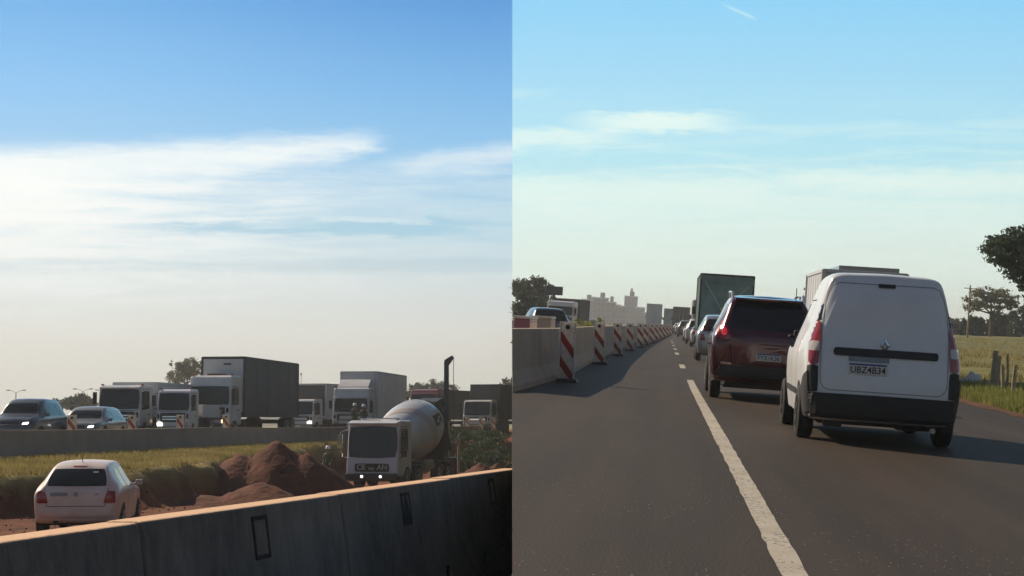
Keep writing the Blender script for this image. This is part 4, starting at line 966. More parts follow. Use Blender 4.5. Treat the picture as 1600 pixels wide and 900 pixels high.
make_truck('box_truck', 'white box truck half hidden behind the right end of the dark curtain-sided trailer', place(468, 126, 10, .30), L=10, W=2.4, cabH=2.5, cabL=1.9, paint='white', box='boxgrey', boxH=3.68, front='darkbox', ws=(.40, .90), visor=False, lampm=('headlit', 'headoff'))
make_truck('box_truck', 'white box truck with pale roof deflector right behind the concrete mixer cab', place(549, 109, 12.5, .13), L=12.5, W=2.4, cabH=3.0, paint='white', box='boxwhite', boxH=4.08, front='boxgrey', ws=(.34, .70), deflector=True, visor=True)
make_truck('cargo_truck', 'faded red cab truck mostly hidden behind the mixer drum', place(661, 136, 9, .38), L=9, W=2.45, cabH=3.48, paint='pinkred', box='darkbox', boxH=3.4, ws=(.45, .85))
make_truck('covered_truck', 'white cab with dark covered trailer at the right end of the oncoming queue', place(745, 130, 12, .30), L=12, W=2.3, cabH=2.5, cabL=1.8, paint='white', box='darkbox', boxH=3.72, ws=(.38, .93), visor=False, grille='slats2')

# oncoming cars at the far left
def oncoming(px, D, slope, L, z): 
    return place(px, D, L, slope, z)
s1, bv, P = make_car('suv', 'grey suv cut by the left edge of the picture, one headlamp lit', 'suv', 'suv', 'steelblue', oncoming(6, 60, .07, 4.6, road_z(60)), 'cars in the oncoming queue', head='headlit', glass='glassblue', sc_=(.98, .8, 1.03))
s2, bv, P = make_car('queued_car', 'low grey car with both headlamps lit between the cut-off suv and the white truck', 'car', 'suv', 'grey', oncoming(118, 64, .03, 4.6, road_z(60)), 'cars in the oncoming queue', head='headlit', glass='glassblue', sc_=(.98, .9, .88))

# ------------------------------------------------------------------ concrete mixer truck
MZ = -1.45; L = 8.8
mx_ = empty('concrete_mixer', 'white concrete mixer truck with turning drum standing in the pit', 'truck', None, place(583, 73, L, .27, MZ))
hw = 1.2; H = 2.98
prof = [(L-1.9, .62), (L-1.9, H-.1), (L-1.75, H), (L-.45, H), (L-.22, H-.12), (L-.05, 1.25), (L, 1.15), (L, .5), (L-.5, .5)]
c = MB().prism(prof, -hw, hw); bv = bvh_of(c); c.build('cab', M['white'], mx_, bevel=.10, seg=3)
def PM(nm, q, a, m, off=.014, par=mx_, **kw):
    kw.setdefault('rnd', .18); return patch(bv, q, a, off, **kw).build(nm, m, par)
PM('windshield', [(-1.13, 1.34), (1.13, 1.34), (1.12, 2.72), (-1.12, 2.72)], 'front', M['glassblue'], .02, nu=14, nv=10, rnd=.25)
PM('grille', [(-.80, .74), (.80, .74), (.80, 1.10), (-.80, 1.10)], 'front', M['black'], .012)
for i, (s, x) in enumerate((('CE', .50), ('AN', -.48))):
    text(s, .33, M['postwhite'], mx_, Matrix.Translation((x, L+.03, .93)) @ Matrix.Rotation(R(180), 4, 'Z') @ Matrix.Rotation(R(90), 4, 'X'), 'grille_lettering', .006)
text('RSS', .17, M['postwhite'], mx_, Matrix.Translation((.02, L+.03, .87)) @ Matrix.Rotation(R(180), 4, 'Z') @ Matrix.Rotation(R(90), 4, 'X'), 'grille_lettering', .006)
MB().box((0, L-.02, .50), (2.36, .42, .34)).build('bumper', M['black'], mx_, bevel=.05)
for x in (-.46, .40): MB().tube([(x, L+.15, .54), (x, L+.21, .54)], .06, 12).build('headlight', M['headlit'], mx_)
MB().tube([(1.1, L-.1, .22), (1.1, L+.02, .22)], .06, 12).build('fog_light', M['headlit'], mx_)
for s_, a in ((-1, 'left'), (1, 'right')):
    PM('side_window', [(L-1.35, 1.62), (L-.30, 1.5), (L-.42, 2.62), (L-1.30, 2.62)], a, M['glassblue'])
    line_patch(bv, [(L-1.45, .7), (L-1.45, 2.7), (L-.4, 2.7)], .02, a, .006).build('door_gap', M['seamline'], mx_)
    mm = MB(); mm.box((s_*(hw+.28), L+.02, 2.05), (.24, .12, .60)); mm.box((s_*(hw+.28), L+.02, 1.52), (.22, .12, .26)); mm.tube([(s_*hw, L-.25, 2.6), (s_*(hw+.28), L, 2.45), (s_*(hw+.28), L, 1.4), (s_*hw, L-.2, 1.35)], .022, 6)
    mm.build('mirror', M['chrome' if s_ > 0 else 'black'], mx_, bevel=.03)
    MB().box((s_*1.06, L-1.15, .42), (.3, 1.3, .22)).build('step', M['black'], mx_, bevel=.03)
MB().box((0, L-.10, 2.86), (2.3, .34, .08), rx=R(-12)).build('sun_visor', M['white'], mx_, bevel=.03)
MB().tube([(-.9, L-1.0, 3.05), (.9, L-1.0, 3.05)], .04, 8).box((-.8, L-1.0, 3.0), (.08, .2, .1)).box((.8, L-1.0, 3.0), (.08, .2, .1)).build('roof_bar', M['chrome'], mx_)
dr = MB(); a0 = Vector((0, L-2.35, 2.0)); a1 = Vector((0, .9, 3.0)); axd = (a1-a0).normalized(); Ld = (a1-a0).length; up_ = Vector((1, 0, 0)); v_ = axd.cross(up_)
prf = [(0, .35), (.02, .72), (.10, .98), (.35, 1.24), (.5, 1.33), (.65, 1.33), (.8, 1.16), (.92, .90), (1.0, .62), (1.01, .3)]
prf = [tuple(p) for p in dense([(a, r) for a, r in prf], 3)]
def dring(t, r, n=40): return [a0+axd*(t*Ld)+(up_*math.cos(2*math.pi*j/n)+v_*math.sin(2*math.pi*j/n))*r for j in range(n)]
dr.loft([dring(t, r) for t, r in prf]); drum = dr.build('drum', M['drum'], mx_, smooth=True)
# spiral bands on the drum
def rad(t): return lin(t, prf)
for k_ in range(2):
    sp_ = MB(); pr = None
    for i in range(60):
        t = .12+.5*i/59; an = k_*math.pi+R(40)+i*R(4.2)
        for w_ in (0, .11):
            tt = t+w_; r = rad(min(tt, .98))+.012; p = a0+axd*(tt*Ld)+(up_*math.cos(an)+v_*math.sin(an))*r; sp_.v.append(tuple(p))
        n_ = len(sp_.v)
        if i: sp_.f.append((n_-4, n_-3, n_-1, n_-2))
    sp_.build('drum_stripe', M['drumpink' if k_ == 0 else 'boxgrey'], drum, smooth=True, recalc=False)
MB().tube([a0+axd*(Ld*.86)+Vector((0, 0, 0)), a0+axd*(Ld*.90)], 1.10, 32).build('drum_ring', M['chassis'], drum)
# dark lettering blotch on the right flank of the drum
lt = MB(); n_ = 0
for i, t in enumerate(np.linspace(.50, .70, 5)):
    for j, an in enumerate(np.linspace(-.55, -.15, 5)):
        r = rad(t)+.014; lt.v.append(tuple(a0+axd*(t*Ld)+(up_*-math.cos(an)+v_*-math.sin(an))*r))
for i in range(4):
    for j in range(4):
        if (i, j) in ((1, 2), (2, 1), (2, 3)): continue
        k_ = i*5+j; lt.f.append((k_, k_+1, k_+6, k_+5))
lt.build('drum_marking', M['tarp'], drum, recalc=False)
MB().prism([(.5, 3.3), (-.2, 3.9), (.2, 4.1), (1.2, 3.9), (1.3, 3.4)], -.55, .55).build('hopper', M['mast'], mx_, bevel=.05)
MB().tube([(0, .3, 3.2), (-.3, -.5, 2.4), (-.4, -.9, 1.6)], [.32, .28, .25], 10).build('chute', M['mast'], mx_)
MB().box((-.45, L*.46, .95), (.14, L*.9, .28)).box((.45, L*.46, .95), (.14, L*.9, .28)).box((0, .8, 1.7), (1.6, .2, 1.5)).box((0, L-2.2, 1.5), (1.5, .2, 1.0)).build('chassis', M['chassis'], mx_, bevel=.02)
MB().box((-.95, 4.2, .95), (.45, 1.6, .5)).build('water_tank', M['grey'], mx_, bevel=.15)
MB().tube([(-.9, .6, 1.2), (-.9, .6, 3.6)], .03, 6).tube([(-.5, .6, 1.2), (-.5, .6, 3.6)], .03, 6).build('ladder', M['mast'], mx_)
for y in (L-1.3, L-3.0, 1.5, 2.8):
    for s_ in (-1, 1):
        wheel(mx_, s_*(hw-.16), y, .50, .34, 'rim', s_); 
        if y < L-2: MB().box((s_*(hw-.18), y, 1.08), (.5, 1.05, .05)).build('mudguard', M['black'], mx_, bevel=.02)
# upright mast behind the mixer
m_ = empty('steel_mast', 'dark upright steel arm with a short angled tip rising behind the mixer drum', 'machine arm', None, atA(ax(698, 85), 85, -1.45))
zt = (665-566)*85/2600+1.3+1.45
MB().box((0, 0, zt*.5), (.30, .34, zt), taper=.80).build('arm', M['mast'], m_, bevel=.03)
MB().prism([(-.14, zt-.1), (-.10, zt+.1), (.28, zt+.34), (.40, zt+.22), (.14, zt-.15)], -.12, .12, 'y').build('arm_tip', M['mast'], m_, bevel=.02)
MB().tube([(.36, 0, zt+.2), (.36, 0, 2.2)], .016, 6).build('cable', M['mast'], m_)
MB().box((0, 0, .6), (1.1, 1.3, 1.1)).build('arm_base', M['mast'], m_, bevel=.08)
MB().tube([(.12, -.25, 1.0), (.12, -.2, 3.0)], .07, 8).build('hydraulic_ram', M['rim'], m_)
# timber post near it
o = MB().tube([(0, 0, 0), (.02, 0, 2.2)], .07, 8).box((.0, -.05, 1.85), (.30, .05, .45)).build('wooden_post', M['wood'])
o.location = (ax(717, 95), 95, hA(ax(717, 95), 95)[0]); tag(o, 'pale wooden post with a small board right of the mixer drum', 'post')

# ------------------------------------------------------------------ workers
def person(label, mtx, Hs=1.72, lean=0, arm=0, seed=0):
    root = empty('person', label, 'person', 'workers in white helmets', mtx); k = Hs/1.75
    J = [((0, 0, .95), .14), ((0, 0, 1.15), .13), ((0, 0, 1.38), .155), ((0, 0, 1.50), .07), ((0, 0, 1.60), .085), ((0, .0, 1.70), .09),
         ((-.19, 0, 1.42), .065), ((-.24, .02, 1.15), .048), ((-.20, -.14+arm, .95), .036), ((-.19, -.2+arm, .88), .04), ((.19, 0, 1.42), .065), ((.24, .02, 1.15), .048), ((.22, -.16, .97), .036), ((.22, -.22, .91), .04),
         ((-.10, 0, .88), .10), ((-.11, -.02, .50), .065), ((-.11, .02, .08), .045), ((-.12, -.14, .03), .04), ((.10, 0, .88), .10), ((.12, -.04, .50), .065), ((.13, .02, .08), .045), ((.13, -.14, .03), .04)]
    E = [(0, 1), (1, 2), (2, 3), (3, 4), (4, 5), (2, 6), (6, 7), (7, 8), (8, 9), (2, 10), (10, 11), (11, 12), (12, 13), (0, 14), (14, 15), (15, 16), (16, 17), (0, 18), (18, 19), (19, 20), (20, 21)]
    me = bpy.data.meshes.new('body'); me.from_pydata([tuple(Vector(p)*k) for p, r in J], E, []); o = bpy.data.objects.new('body', me); col.objects.link(o)
    s_ = o.modifiers.new('skin', 'SKIN'); o.modifiers.new('sub', 'SUBSURF').levels = 1
    for i, (p, r) in enumerate(J): me.skin_vertices[0].data[i].radius = (r*k, r*k*(.8 if i < 3 else 1))
    me.skin_vertices[0].data[0].use_root = True; me.materials.append(M['vest']); 
    dg = bpy.context.evaluated_depsgraph_get(); dg.update(); m2 = bpy.data.meshes.new_from_object(o.evaluated_get(dg)); bpy.data.objects.remove(o)
    m2.materials.clear(); m2.materials.append(M['vest']); m2.materials.append(M['skin'])
    for p_ in m2.polygons:
        p_.use_smooth = True
        if p_.center.z > 1.50*k or (p_.center.z < .98*k and abs(p_.center.x) > .17*k and p_.center.z > .8*k): p_.material_index = 1
    b = bpy.data.objects.new('body', m2); col.objects.link(b); b.parent = root
    MB().lathe([(.15, 0), (.125, .02), (.12, .07), (.09, .13), (.03, .155), (.001, .158)], 16, (0, -.01, 1.69*k)).build('helmet', M['helmet'], root, smooth=True)
    return root
for px, D, lb, Hs in ((515, 79, 'worker in a white helmet standing alone left of the mixer cab', 1.72), (556, 98, 'left of two helmeted workers whose heads show above the mixer cab', 1.70), (570, 98.6, 'right of two helmeted workers whose heads show above the mixer cab', 1.64)):
    person(lb, atA(ax(px, D), D, (road_z(D)+.03) if D > 90 else hA(ax(px, D), D)[0]+.03, R(random.uniform(-30, 30))), Hs)

# ------------------------------------------------------------------ trees and bushes
def tree(name, label, mtx, clumps, n, leaf, lm, trunk=.2, group=None, seed=0, clip=False, per=26, spread=.17, cat='tree', bare=0):
    rnd = random.Random(seed); root = empty(name, label, cat, group, mtx)
    tb = MB(); mz = min(c[2]-c[5] for c in clumps); cxm = sum(c[0] for c in clumps)/len(clumps)
    if trunk:
        base = [(0, 0, -.3), (.03, 0, mz*.5), (cxm*.25, 0, max(mz, .4))]; tb.tube(base, [trunk, trunk*.8, trunk*.65], 9)
        for (x, y, z, rx, ry, rz) in clumps:
            mid = Vector((cxm*.25, 0, max(mz, .4))).lerp(Vector((x, y, z)), .5)+Vector((0, 0, -.1*rz)); tb.tube([base[-1], mid, (x, y, z)], [trunk*.5, trunk*.32, trunk*.12], 6)
            for _ in range(5):
                e = Vector((x+rnd.uniform(-.8, .8)*rx, y+rnd.uniform(-.8, .8)*ry, z+rnd.uniform(-.2, .8)*rz)); tb.tube([mid, Vector((x, y, z)).lerp(e, .4), e], [trunk*.16, trunk*.1, trunk*.04], 4)
        tb.build('trunk', M['bark'], root)
    V_ = []; F_ = []; tot = sum(c[3]*c[5] for c in clumps)
    for (x, y, z, rx, ry, rz) in clumps:
        cs = []
        for _ in range(per):
            while True:
                p = Vector((rnd.uniform(-1, 1), rnd.uniform(-1, 1), rnd.uniform(-1, 1)))
                if .25 < p.length < 1: break
            p = p*(p.length**-.45) if p.length > 0 else p
            cs.append((p, rnd.uniform(.6, 1.3)))
        for _ in range(int(n*rx*rz/tot)):
            p, s_ = rnd.choice(cs); g = Vector((rnd.gauss(0, spread), rnd.gauss(0, spread), rnd.gauss(0, spread*.7)))*s_
            q = Vector((x+(p.x+g.x)*rx, y+(p.y+g.y)*ry, z+(p.z+g.z)*rz))
            if clip and (mtx @ q).x < .05: continue
            a = Vector((rnd.gauss(0, 1), rnd.gauss(0, 1), rnd.gauss(0, 1))).normalized(); b = a.orthogonal().normalized(); b.rotate(Matrix.Rotation(rnd.uniform(0, 6.28), 3, a)); l = leaf*rnd.uniform(.6, 1.4); c_ = a.cross(b)
            k = len(V_); V_ += [tuple(q-b*l*.5), tuple(q+c_*l*.28), tuple(q+b*l*.5), tuple(q-c_*l*.28)]; F_.append((k, k+1, k+2, k+3))
    me = bpy.data.meshes.new('crown'); me.from_pydata(V_, [], F_); me.materials.append(M[lm]); o = bpy.data.objects.new('crown', me); col.objects.link(o); o.parent = root
    return root
G0 = 'trees on the skyline beyond the oncoming queue'
D = 260; s = D/2600
def skyA(px, D, label, x0, x1, y0, y1, n, leaf, lm='leafmid', name='tree', seed=1, nc=5, trunk=.25):
    s = D/2600; cx = (x0+x1)/2; rnd = random.Random(seed); w_ = (x1-x0)/2*s; zt = 1.3+(665-y0)*s-.8; zb_ = 1.3+(665-y1)*s-.8; cl = []
    for i in range(nc):
        f = (i+.5)/nc; xx = (-1+2*f)*w_*.72; rz = (zt-zb_)*.5*rnd.uniform(.62, .8); cl.append((xx, rnd.uniform(-1, 1)*w_*.4, zb_+(zt-zb_)*(.5+rnd.uniform(-.12, .08)+.16*math.cos((f-.5)*3)), w_/nc*1.9, w_/nc*1.9, rz))
    return tree(name, label, atA(ax(cx, D), D, .8), cl, n, leaf, lm, trunk, G0, seed)
skyA(0, 260, 'tall loose-leaved tree showing left of the tallest truck trailer', 264, 322, 555, 612, 3300, .42, 'leafpale', seed=3, nc=4)
skyA(0, 240, 'dark round tree behind the low grey car below a double street lamp', 102, 152, 618, 646, 2600, .45, 'leafdark', seed=4, nc=4)
skyA(0, 250, 'low bushy tree between the suv and the low grey car', 76, 102, 627, 652, 1500, .45, 'leafmid', seed=5, nc=3)
skyA(0, 300, 'wide dark tree on the skyline above the faded red cab', 628, 722, 598, 635, 4200, .5, 'leafdark', seed=6, nc=6)
skyA(0, 250, 'tree whose leafy tip shows at the right end of the oncoming queue', 786, 799, 583, 650, 900, .4, 'leafdark', seed=8, nc=1)
skyA(0, 330, 'small faint tree at the left edge behind the suv', 40, 74, 634, 655, 1200, .5, 'leafmid', seed=11, nc=3)
# bushes at the end of the pit
for i, (px, D, r, h) in enumerate([(738, 101, 1.2, 1.3), (762, 103, 1.3, 1.3), (784, 100, 1.0, 1.1), (722, 98, .9, .9), (700, 108, 1.5, .75), (745, 110, 1.7, .65), (778, 111, 1.5, .7)]):
    x = ax(px, D); x = min(x, -r*1.1)
    tree('bush', ['broad dark bush left of centre below the distant white cab', 'tallest dark bush right of centre below the distant white cab', 'rightmost dark bush against the edge of the hillside', 'smallest dark bush beside the wooden post', 'dark bush showing between the drum and the wooden post', 'big dark bush behind the broad one, under the distant white cab', 'big dark bush behind the rightmost one'][i],
         atA(x, D, hA(x, D)[0]), [(0, 0, h*.5, r, r, h*.6)], 2200, .16, 'leafdark', .05, 'bushes at the end of the pit', 20+i, cat='bush')

# street lamps and a mast far behind the oncoming queue
def lamp(px, ytop, D, half, label):
    root = empty('street_lamp', label, 'street lamp', 'double-armed street lamps', atA(ax(px, D), D, .5)); h = 1.3+(665-ytop)*D/2600-.5
    MB().tube([(0, 0, 0), (0, 0, h-.5)], [.16, .10], 8).build('pole', M['mast'], root)
    for s_ in (-1, 1):
        MB().tube([(0, 0, h-.6), (s_*half*.5, 0, h-.15), (s_*half, 0, h)], .04, 6).build('arm', M['mast'], root)
        MB().box((s_*half, 0, h), (.8, .4, .22)).build('lamp_head', M['black'], root, bevel=.05)
lamp(29, 610, 380, 1.8, 'double-armed street lamp above the suv at the left edge')
lamp(133, 608, 370, 1.8, 'double-armed street lamp above the dark round tree')
o = MB().tube([(0, 0, 0), (0, 0, 12.5)], [.12, .05], 6).box((0, 0, 12.5), (.3, .3, .5)).build('antenna_pole', M['mast']); o.location = (ax(472, 380), 380, .5); tag(o, 'thin pole rising right of the curtain-sided trailer', 'pole')

# ================================================================== EAST SIDE OBJECTS
T2 = lambda x, y, yaw=0: atB(x, y, 0, yaw)
gt = make_truck('covered_truck', 'tall truck with sagging dark green tarpaulin ahead of the dark red suv', T2(2.98, 83), L=10.5, W=2.45, cabH=2.9, box='greentarp', boxH=3.86, boxW=2.6, group='trucks queued up the climbing road', rear=False)
g_ = MB(); 
for i in range(17):
    x = -1.26+2.52*i/16; z = 3.80-.10*abs(math.sin(i*.9))-.03*(i % 3); g_.box((x, -.05, z-.1), (.13, .05, .28), rx=R(4))
g_.build('tarp_edge', M['greentarp'], gt)
MB().box((0, -.06, 1.15), (2.5, .06, .25)).build('tail_board', M['chassis'], gt); MB().tube([(-1.1, -.10, 3.5), (-.2, -.12, 2.1), (.6, -.1, 2.9), (1.1, -.1, 3.4)], .02, 5).build('rope', M['postwhite'], gt)
for s_ in (-1, 1): MB().box((s_*1.05, -.06, .88), (.32, .08, .14)).build('tail_light', M['redlens'], gt)
wt_ = make_truck('box_truck', 'pale grey boxy truck whose roof shows above the white van', T2(5.24, 45), L=7.5, W=2.1, cabH=2.6, box='boxgrey', boxH=2.98, boxW=2.2, group='trucks queued up the climbing road', rear=True)
MB().box((.12, 1.6, 3.07), (1.6, 2.8, .16)).build('roof_rack', M['grey'], wt_, bevel=.02)
for k_ in range(5): MB().box((0, -.045, 1.5+.32*k_), (2.0, .03, .05)).build('door_rib', M['grey'], wt_)
MB().box((-1.08, -.03, 2.0), (.08, .1, 2.0)).build('corner_post', M['postwhite'], wt_)
make_truck('box_truck', 'beige box truck beyond the green-sheeted truck in the far queue', T2(4.0, 165), L=9, W=2.4, cabH=2.9, box='beigebox', boxH=3.75, group='trucks queued up the climbing road', rear=True)
make_truck('covered_truck', 'dark covered truck in the far queue above the line of cars', T2(2.5, 255), L=10, W=2.4, cabH=2.9, box='darkbox', boxH=3.9, group='trucks queued up the climbing road', rear=True)
make_truck('covered_truck', 'farthest dark truck, mostly hidden left of the dark covered truck', T2(1.1, 330), L=9, W=2.4, cabH=2.9, box='greentarp', boxH=4.2, group='trucks queued up the climbing road', rear=True)
make_truck('box_truck', 'grey box truck on the far side of the barrier below the city skyline', T2(-1.75, 272, 0), L=9, W=2.35, cabH=2.9, box='boxgrey', boxH=4.3, group=None, rear=True)

# left of the barrier on the hillside
def treeB(name, label, D, x0, x1, y0, y1, n, leaf, lm, seed, nc=5, trunk=.3, clip=False, group='trees on the hillside', zb=None, flat=.55, cxo=None, spr=.17):
    s = D/2600; rnd = random.Random(seed); cx = (x0+x1)/2 if cxo is None else cxo; hy = 505+.035*(cx-1038); w_ = (x1-x0)/2*s; zr = rise(bx_(cx, D), D); zt = 1.3+(hy-y0)*s-zr; zb_ = 1.3+(hy-y1)*s-zr; cl = []
    off = ((x0+x1)/2-cx)*s
    for i in range(nc):
        f = (i+.5)/nc; rz = (zt-zb_)*flat*.5*rnd.uniform(.75, 1.1); cl.append((off+(-1+2*f)*w_*.72, rnd.uniform(-1, 1)*w_*.4, zb_+(zt-zb_)*(.5+rnd.uniform(-.18, .10)+.22*math.cos((f-.5)*3)), w_/nc*2.0, w_/nc*2.0, rz))
    return tree(name, label, atR(bx_(cx, D), D), cl, n, leaf, lm, trunk, group, seed, clip, spread=spr)
treeB('tree', 'spreading tree behind the billboard at the left edge of the climbing road', 170, 786, 870, 424, 478, 5200, .26, 'leafmid', 31, 7, clip=True, cxo=822, flat=.58, spr=.2)
treeB('tree', 'low dark tree line end below the spreading tree', 150, 790, 858, 466, 512, 3600, .28, 'leafdark', 32, 5, clip=True, flat=.9, spr=.25)
bb_ = empty('billboard', 'small dark billboard on a post in front of the spreading tree', 'billboard', None, atR(bx_(864, 150), 150))
MB().box((0, 0, 3.95), (1.5, .12, .78)).build('panel', M['billboard'], bb_, bevel=.02); MB().tube([(0, .08, -.2), (0, .08, 4)], .08, 8).build('post', M['mast'], bb_)
# site cabins, cars and material left of the barrier
def site_box(name, label, cat, px0, px1, y0, y1, D, dep, m, z=None):
    s = D/2600; cx = (px0+px1)/2; hy = 505+.035*(cx-1038); zt = 1.3+(hy-y0)*s; zb_ = max(0, 1.3+(hy-y1)*s) if z is None else z; w_ = (px1-px0)*s
    root = empty(name, label, cat, None, atR(bx_(cx, D), D, zb_)); h = zt-zb_
    MB().box((0, dep/2, h/2), (w_, dep, h)).build('block', M[m], root, bevel=.04)
    MB().box((0, dep/2, h+.03), (w_*1.04, dep*1.04, .07)).build('lid', M['postwhite'], root, bevel=.02)
    return root
site_box('site_container', 'dark red low container at the left edge behind the roadside barrier', 'container', 803, 829, 504, 530, 42, 2.4, 'pinkred')
site_box('site_container', 'pale orange block stack behind the roadside barrier', 'block stack', 828, 862, 502, 530, 52, 2, 'beigebox')
c, bv, P = make_car('parked_car', 'dark car beyond the barrier just left of the nearest striped panel', 'car', 'suv', 'steelblue', atR(bx_(861, 74), 74, 0, R(12)), 'vehicles on the dirt left of the climbing road', detail=False)
c, bv, P = make_car('parked_car', 'silver car on the dirt under the spreading tree', 'car', 'hatch', 'silver', atR(bx_(836, 105), 105, .0, R(6)), 'vehicles on the dirt left of the climbing road', detail=False)
make_truck('dump_truck', 'grey truck facing the camera beyond the nearest striped panel', atR(bx_(892, 140), 147, 0, R(172)), L=7, W=2.3, cabH=2.9, box='darkbox', boxH=3.1, group='vehicles on the dirt left of the climbing road')
c, bv, P = make_car('parked_car', 'dark car with a bright glint between the first two striped panels', 'car', 'hatch', 'grey', atR(bx_(922, 160), 160, 0, R(185)), 'vehicles on the dirt left of the climbing road', detail=False, head='headlit')
for i, (px, D) in enumerate([(806, 88), (812, 96)]):
    r = empty('traffic_cone', ['left orange cone at the edge of the dirt', 'right orange cone at the edge of the dirt'][i], 'traffic cone', 'orange cones on the dirt', atR(bx_(px, D), D))
    MB().lathe([(.16, .04), (.03, .9), (.001, .92)], 14).build('cone', M['orange'], r); MB().box((0, 0, .02), (.42, .42, .04)).build('base', M['black'], r)
for i, (px, D) in enumerate([(912, 92), (932, 104)]):
    tree('bush', ['lighter roadside bush between the first two striped panels', 'yellow-green bush just left of the second striped panel'][i], atR(bx_(px, D), D), [(0, 0, .5, .9, .9, .8)], 1300, .16, 'grassgreen', .04, 'bushes behind the roadside barrier', 60+i, cat='bush')

# right side: verge, posts, trees
pts = []
while len(pts) < 11000:
    y = 14+60*random.random()**1.3; x = 6.95+abs(random.gauss(0, .9))+.25*noise.noise(Vector((0, y*.35, 0)))
    if random.random() < .4 and x > 8.2: continue
    pts.append(MB_ @ Vector((x, y, hB(x, y)[0])))
grass('verge_grass', 'bright green grass verge along the right edge of the climbing road', pts, M['grassgreen'], .06, .26, .028)
pts = []
while len(pts) < 9000:
    y = 30+130*random.random()**1.4; x = random.uniform(8.5, 8.5+y*.28)
    if noise.noise(Vector((x*.25, y*.12, 7))) < -.05: continue
    pts.append(MB_ @ Vector((x, y, hB(x, y)[0])))
grass('field_grass', 'thin dry grass over the open field right of the white van', pts, M['grass'], .04, .22, .05)
pp = [(1553, 597, 527, .07), (1560, 598, 534, .06), (1567, 597, 545, .05), (1585, 601, 545, .055), (1574, 590, 528, .035)]
lbp = ['tallest pale-topped fence post of the cluster in the field', 'second fence post of the cluster, close behind the tallest', 'short leaning fence post at the right of the cluster', 'lone fence post standing right of the cluster', 'thin far post behind the fence cluster']
tops = []
for i, (px, yb_, yt, r) in enumerate(pp):
    p = gr(px, yb_); D = p.y; h = (yb_-yt)*D/2600
    o = MB().tube([(0, 0, -.2), (random.uniform(-.03, .03), .02, h*.5), (random.uniform(-.04, .04), .03, h)], [r, r*.95, r*.85], 8).build('fence_post', M['wood']); o.matrix_world = atR(p.x, p.y, -.1)
    tag(o, lbp[i], 'fence post', 'wooden fence posts in the field'); tops.append(MB_ @ Vector((p.x, p.y, h*.8-.1+offB(p.x, p.y))))
o = MB().tube([tops[0], (tops[0]+tops[3])/2+Vector((0, 0, -.05)), tops[3]], .006, 5).build('fence_wire', M['mast']); tag(o, 'sagging wire between the fence posts', 'wire')
p = gr(1520, 594)
o = MB(); rnd = random.Random(4)
o.sphere((0, 0, .16), (.26, .2), 12, 8); o.sphere((-.22, .1, .10), (.16, .12), 10, 7); o.sphere((.2, 0, .09), (.14, .12), 10, 7); o.v = [tuple(Vector(v)+Vector(v)*.35*noise.noise(Vector(v)*6)) for v in o.v]
o = o.build('rubbish_sack', M['postwhite'], smooth=True); o.matrix_world = atR(p.x, p.y, 0); tag(o, 'crumpled pale sack lying in the verge grass right of the van', 'sack')
# broad tree reaching in from the right
s = 78/2600; 
def CT(px, py, rx, rz, D=78): 
    hy = 505+.035*(px-1038); return ((px-1650)*D/2600, 0, 1.3+(hy-py)*D/2600, rx*D/2600, rx*D/2600, rz*D/2600)
cl = [CT(1531, 402, 20, 8), CT(1545, 388, 24, 9), CT(1572, 376, 28, 11), CT(1590, 455, 22, 12), CT(1575, 445, 20, 9), CT(1540, 404, 26, 11), CT(1556, 396, 34, 16), CT(1575, 420, 34, 18), CT(1560, 408, 42, 20), CT(1592, 385, 36, 20), CT(1545, 412, 26, 12), CT(1625, 372, 44, 26), CT(1585, 432, 36, 20), CT(1660, 392, 50, 34), CT(1618, 442, 34, 22), CT(1606, 468, 24, 12), CT(1700, 410, 52, 34), CT(1650, 455, 40, 22), CT(1745, 440, 40, 26)]
tree('tree', 'broad dark green tree reaching in from the right edge', atR(bx_(1650, 78), 78), cl, 24000, .155, 'leafhaze', .24, 'trees on the hillside', 41, per=44, spread=.15)
def CP(px, py, rx, rz, D=165):
    hy = 505+.035*(px-1038); return ((px-1534)*D/2600, 0, .05+(hy-py)*D/2600, rx*D/2600, rx*D/2600, rz*D/2600)
cl = [CP(1512, 472, 20, 12), CP(1532, 462, 22, 11), CP(1552, 468, 18, 12), CP(1505, 484, 12, 8), CP(1562, 478, 10, 8), CP(1534, 478, 20, 9)]
tree('tree', 'pale sparse tree with a light trunk behind the field, right of the van', atR(bx_(1534, 165), 165), cl, 4200, .24, 'leafpale', .2, 'trees on the hillside', 42, per=22, spread=.2)
for i, (x0, x1, y0, y1, D, lm, lb) in enumerate([(1486, 1532, 502, 540, 200, 'leafdark', 'dark hedge tree just right of the van, below the pale tree'), (1520, 1570, 501, 542, 205, 'leafdark', 'dark rounded tree at the foot of the pale tree'), (1556, 1604, 492, 544, 198, 'leafdark', 'dark mounded tree under the broad tree'), (1590, 1650, 498, 544, 190, 'leafdark', 'dark tree beyond the field, cut by the right edge'), (1440, 1497, 503, 536, 220, 'leafmid', 'tree hidden behind the right side of the van')]):
    treeB('hedge_tree', lb, D, x0, x1, y0, y1, 5200, .34, lm, 50+i, 5, .15, group='dark trees along the far side of the field', flat=.95)
o = MB().tube([(0, 0, -.3), (0, 0, 4.4)], [.09, .06], 8).box((0, 0, 4.1), (1.1, .06, .06)).build('utility_pole', M['wood']); o.matrix_world = atR(bx_(1500, 150), 150, 0); tag(o, 'thin wooden utility pole just right of the van', 'pole')

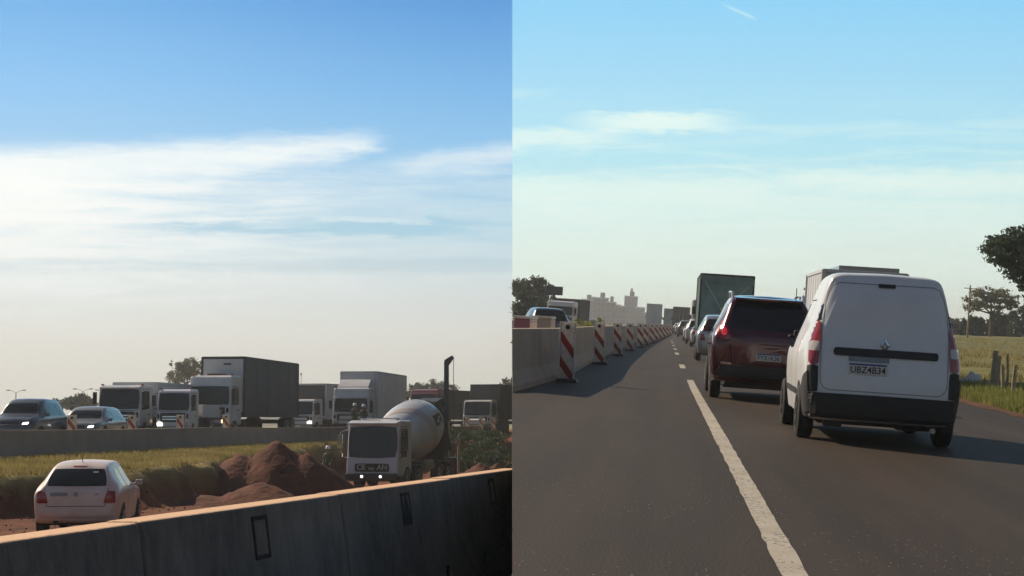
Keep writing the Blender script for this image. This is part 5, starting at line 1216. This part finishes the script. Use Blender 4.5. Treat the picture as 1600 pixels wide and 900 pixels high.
# ------------------------------------------------------------------ hazy city
M['city'] = None
def citymat():
    m = bpy.data.materials.new('pale_render_with_windows'); m.use_nodes = True; t = m.node_tree; p = t.nodes['Principled BSDF']; p.inputs['Roughness'].default_value = .8
    tcn = t.nodes.new('ShaderNodeTexCoord'); br = t.nodes.new('ShaderNodeTexBrick'); mp = t.nodes.new('ShaderNodeMapping'); mp.inputs['Rotation'].default_value = (R(90), 0, 0)
    t.links.new(tcn.outputs['Object'], mp.inputs[0]); t.links.new(mp.outputs[0], br.inputs[0]); br.offset = 0
    br.inputs['Scale'].default_value = 1; br.inputs['Brick Width'].default_value = 2.2; br.inputs['Row Height'].default_value = 3; br.inputs['Mortar Size'].default_value = .55
    br.inputs['Color1'].default_value = (.05, .055, .07, 1); br.inputs['Color2'].default_value = (.07, .075, .09, 1); br.inputs['Mortar'].default_value = (.15, .15, .15, 1)
    t.links.new(br.outputs[0], p.inputs['Base Color']); return m
M['city'] = citymat()
rnd = random.Random(12); D = 980; s = D/2600
bl = [(893, 912, 478), (908, 926, 470), (922, 930, 466), (928, 948, 467), (946, 960, 473), (955, 968, 477), (966, 976, 479), (974, 994, 463), (992, 1006, 480), (1003, 1012, 488), (880, 896, 484), (1084, 1095, 492)]
cn = ['slab block at the left end of the hazy skyline', 'broad apartment block left of the skyline gap', 'narrow raised block on the left of the skyline', 'wide flat-roofed block in the left group of the skyline', 'stepped block falling away right of the wide block', 'lower block between the wide block and the tower', 'small block touching the foot of the tower', 'tallest tower of the hazy skyline with a rooftop box', 'flat block right of the tower', 'lowest block right of the tower near the oncoming truck', 'low building left of the slab block', 'low building glimpsed behind the queue']
for i, (a, b, y) in enumerate(bl):
    DD = D+rnd.uniform(-80, 120); s = DD/2600; w_ = (b-a)*s; h = (502-y)*s+1.3
    root = empty('apartment_building', 'grey hazy '+cn[i], 'building', 'city buildings on the skyline', atR(bx_((a+b)/2, DD), DD))
    MB().box((0, 8, h/2-2), (w_, 16, h+4)).build('wall', M['city'], root)
    MB().box((0, 8, h+.4), (w_+.6, 16.6, .8)).build('roof', M['boxgrey'], root)
    if i in (1, 3, 7, 4): MB().box((w_*.05, 8, h+2), (w_*.35, 6, 3.4)).build('rooftop_box', M['city'], root)
    if i == 7: MB().box((0, 8, h+4.5), (w_*.18, 3, 2.5)).build('water_tank', M['boxgrey'], root)

# ------------------------------------------------------------------ haze
mb = MB().box((-150, 630, 32), (1700, 1400, 124)); hz = mb.build('haze', bpy.data.materials.new('haze_air'))
hz['kind'] = 'stuff'; hz['label'] = 'thin pale morning haze over road and city'
m = hz.data.materials[0]; m.use_nodes = True; t = m.node_tree; t.nodes.clear(); ou = t.nodes.new('ShaderNodeOutputMaterial'); pv = t.nodes.new('ShaderNodeVolumePrincipled')
pv.inputs['Density'].default_value = .00055; pv.inputs['Color'].default_value = (.86, .91, .95, 1); pv.inputs['Anisotropy'].default_value = .3; t.links.new(pv.outputs[0], ou.inputs['Volume'])
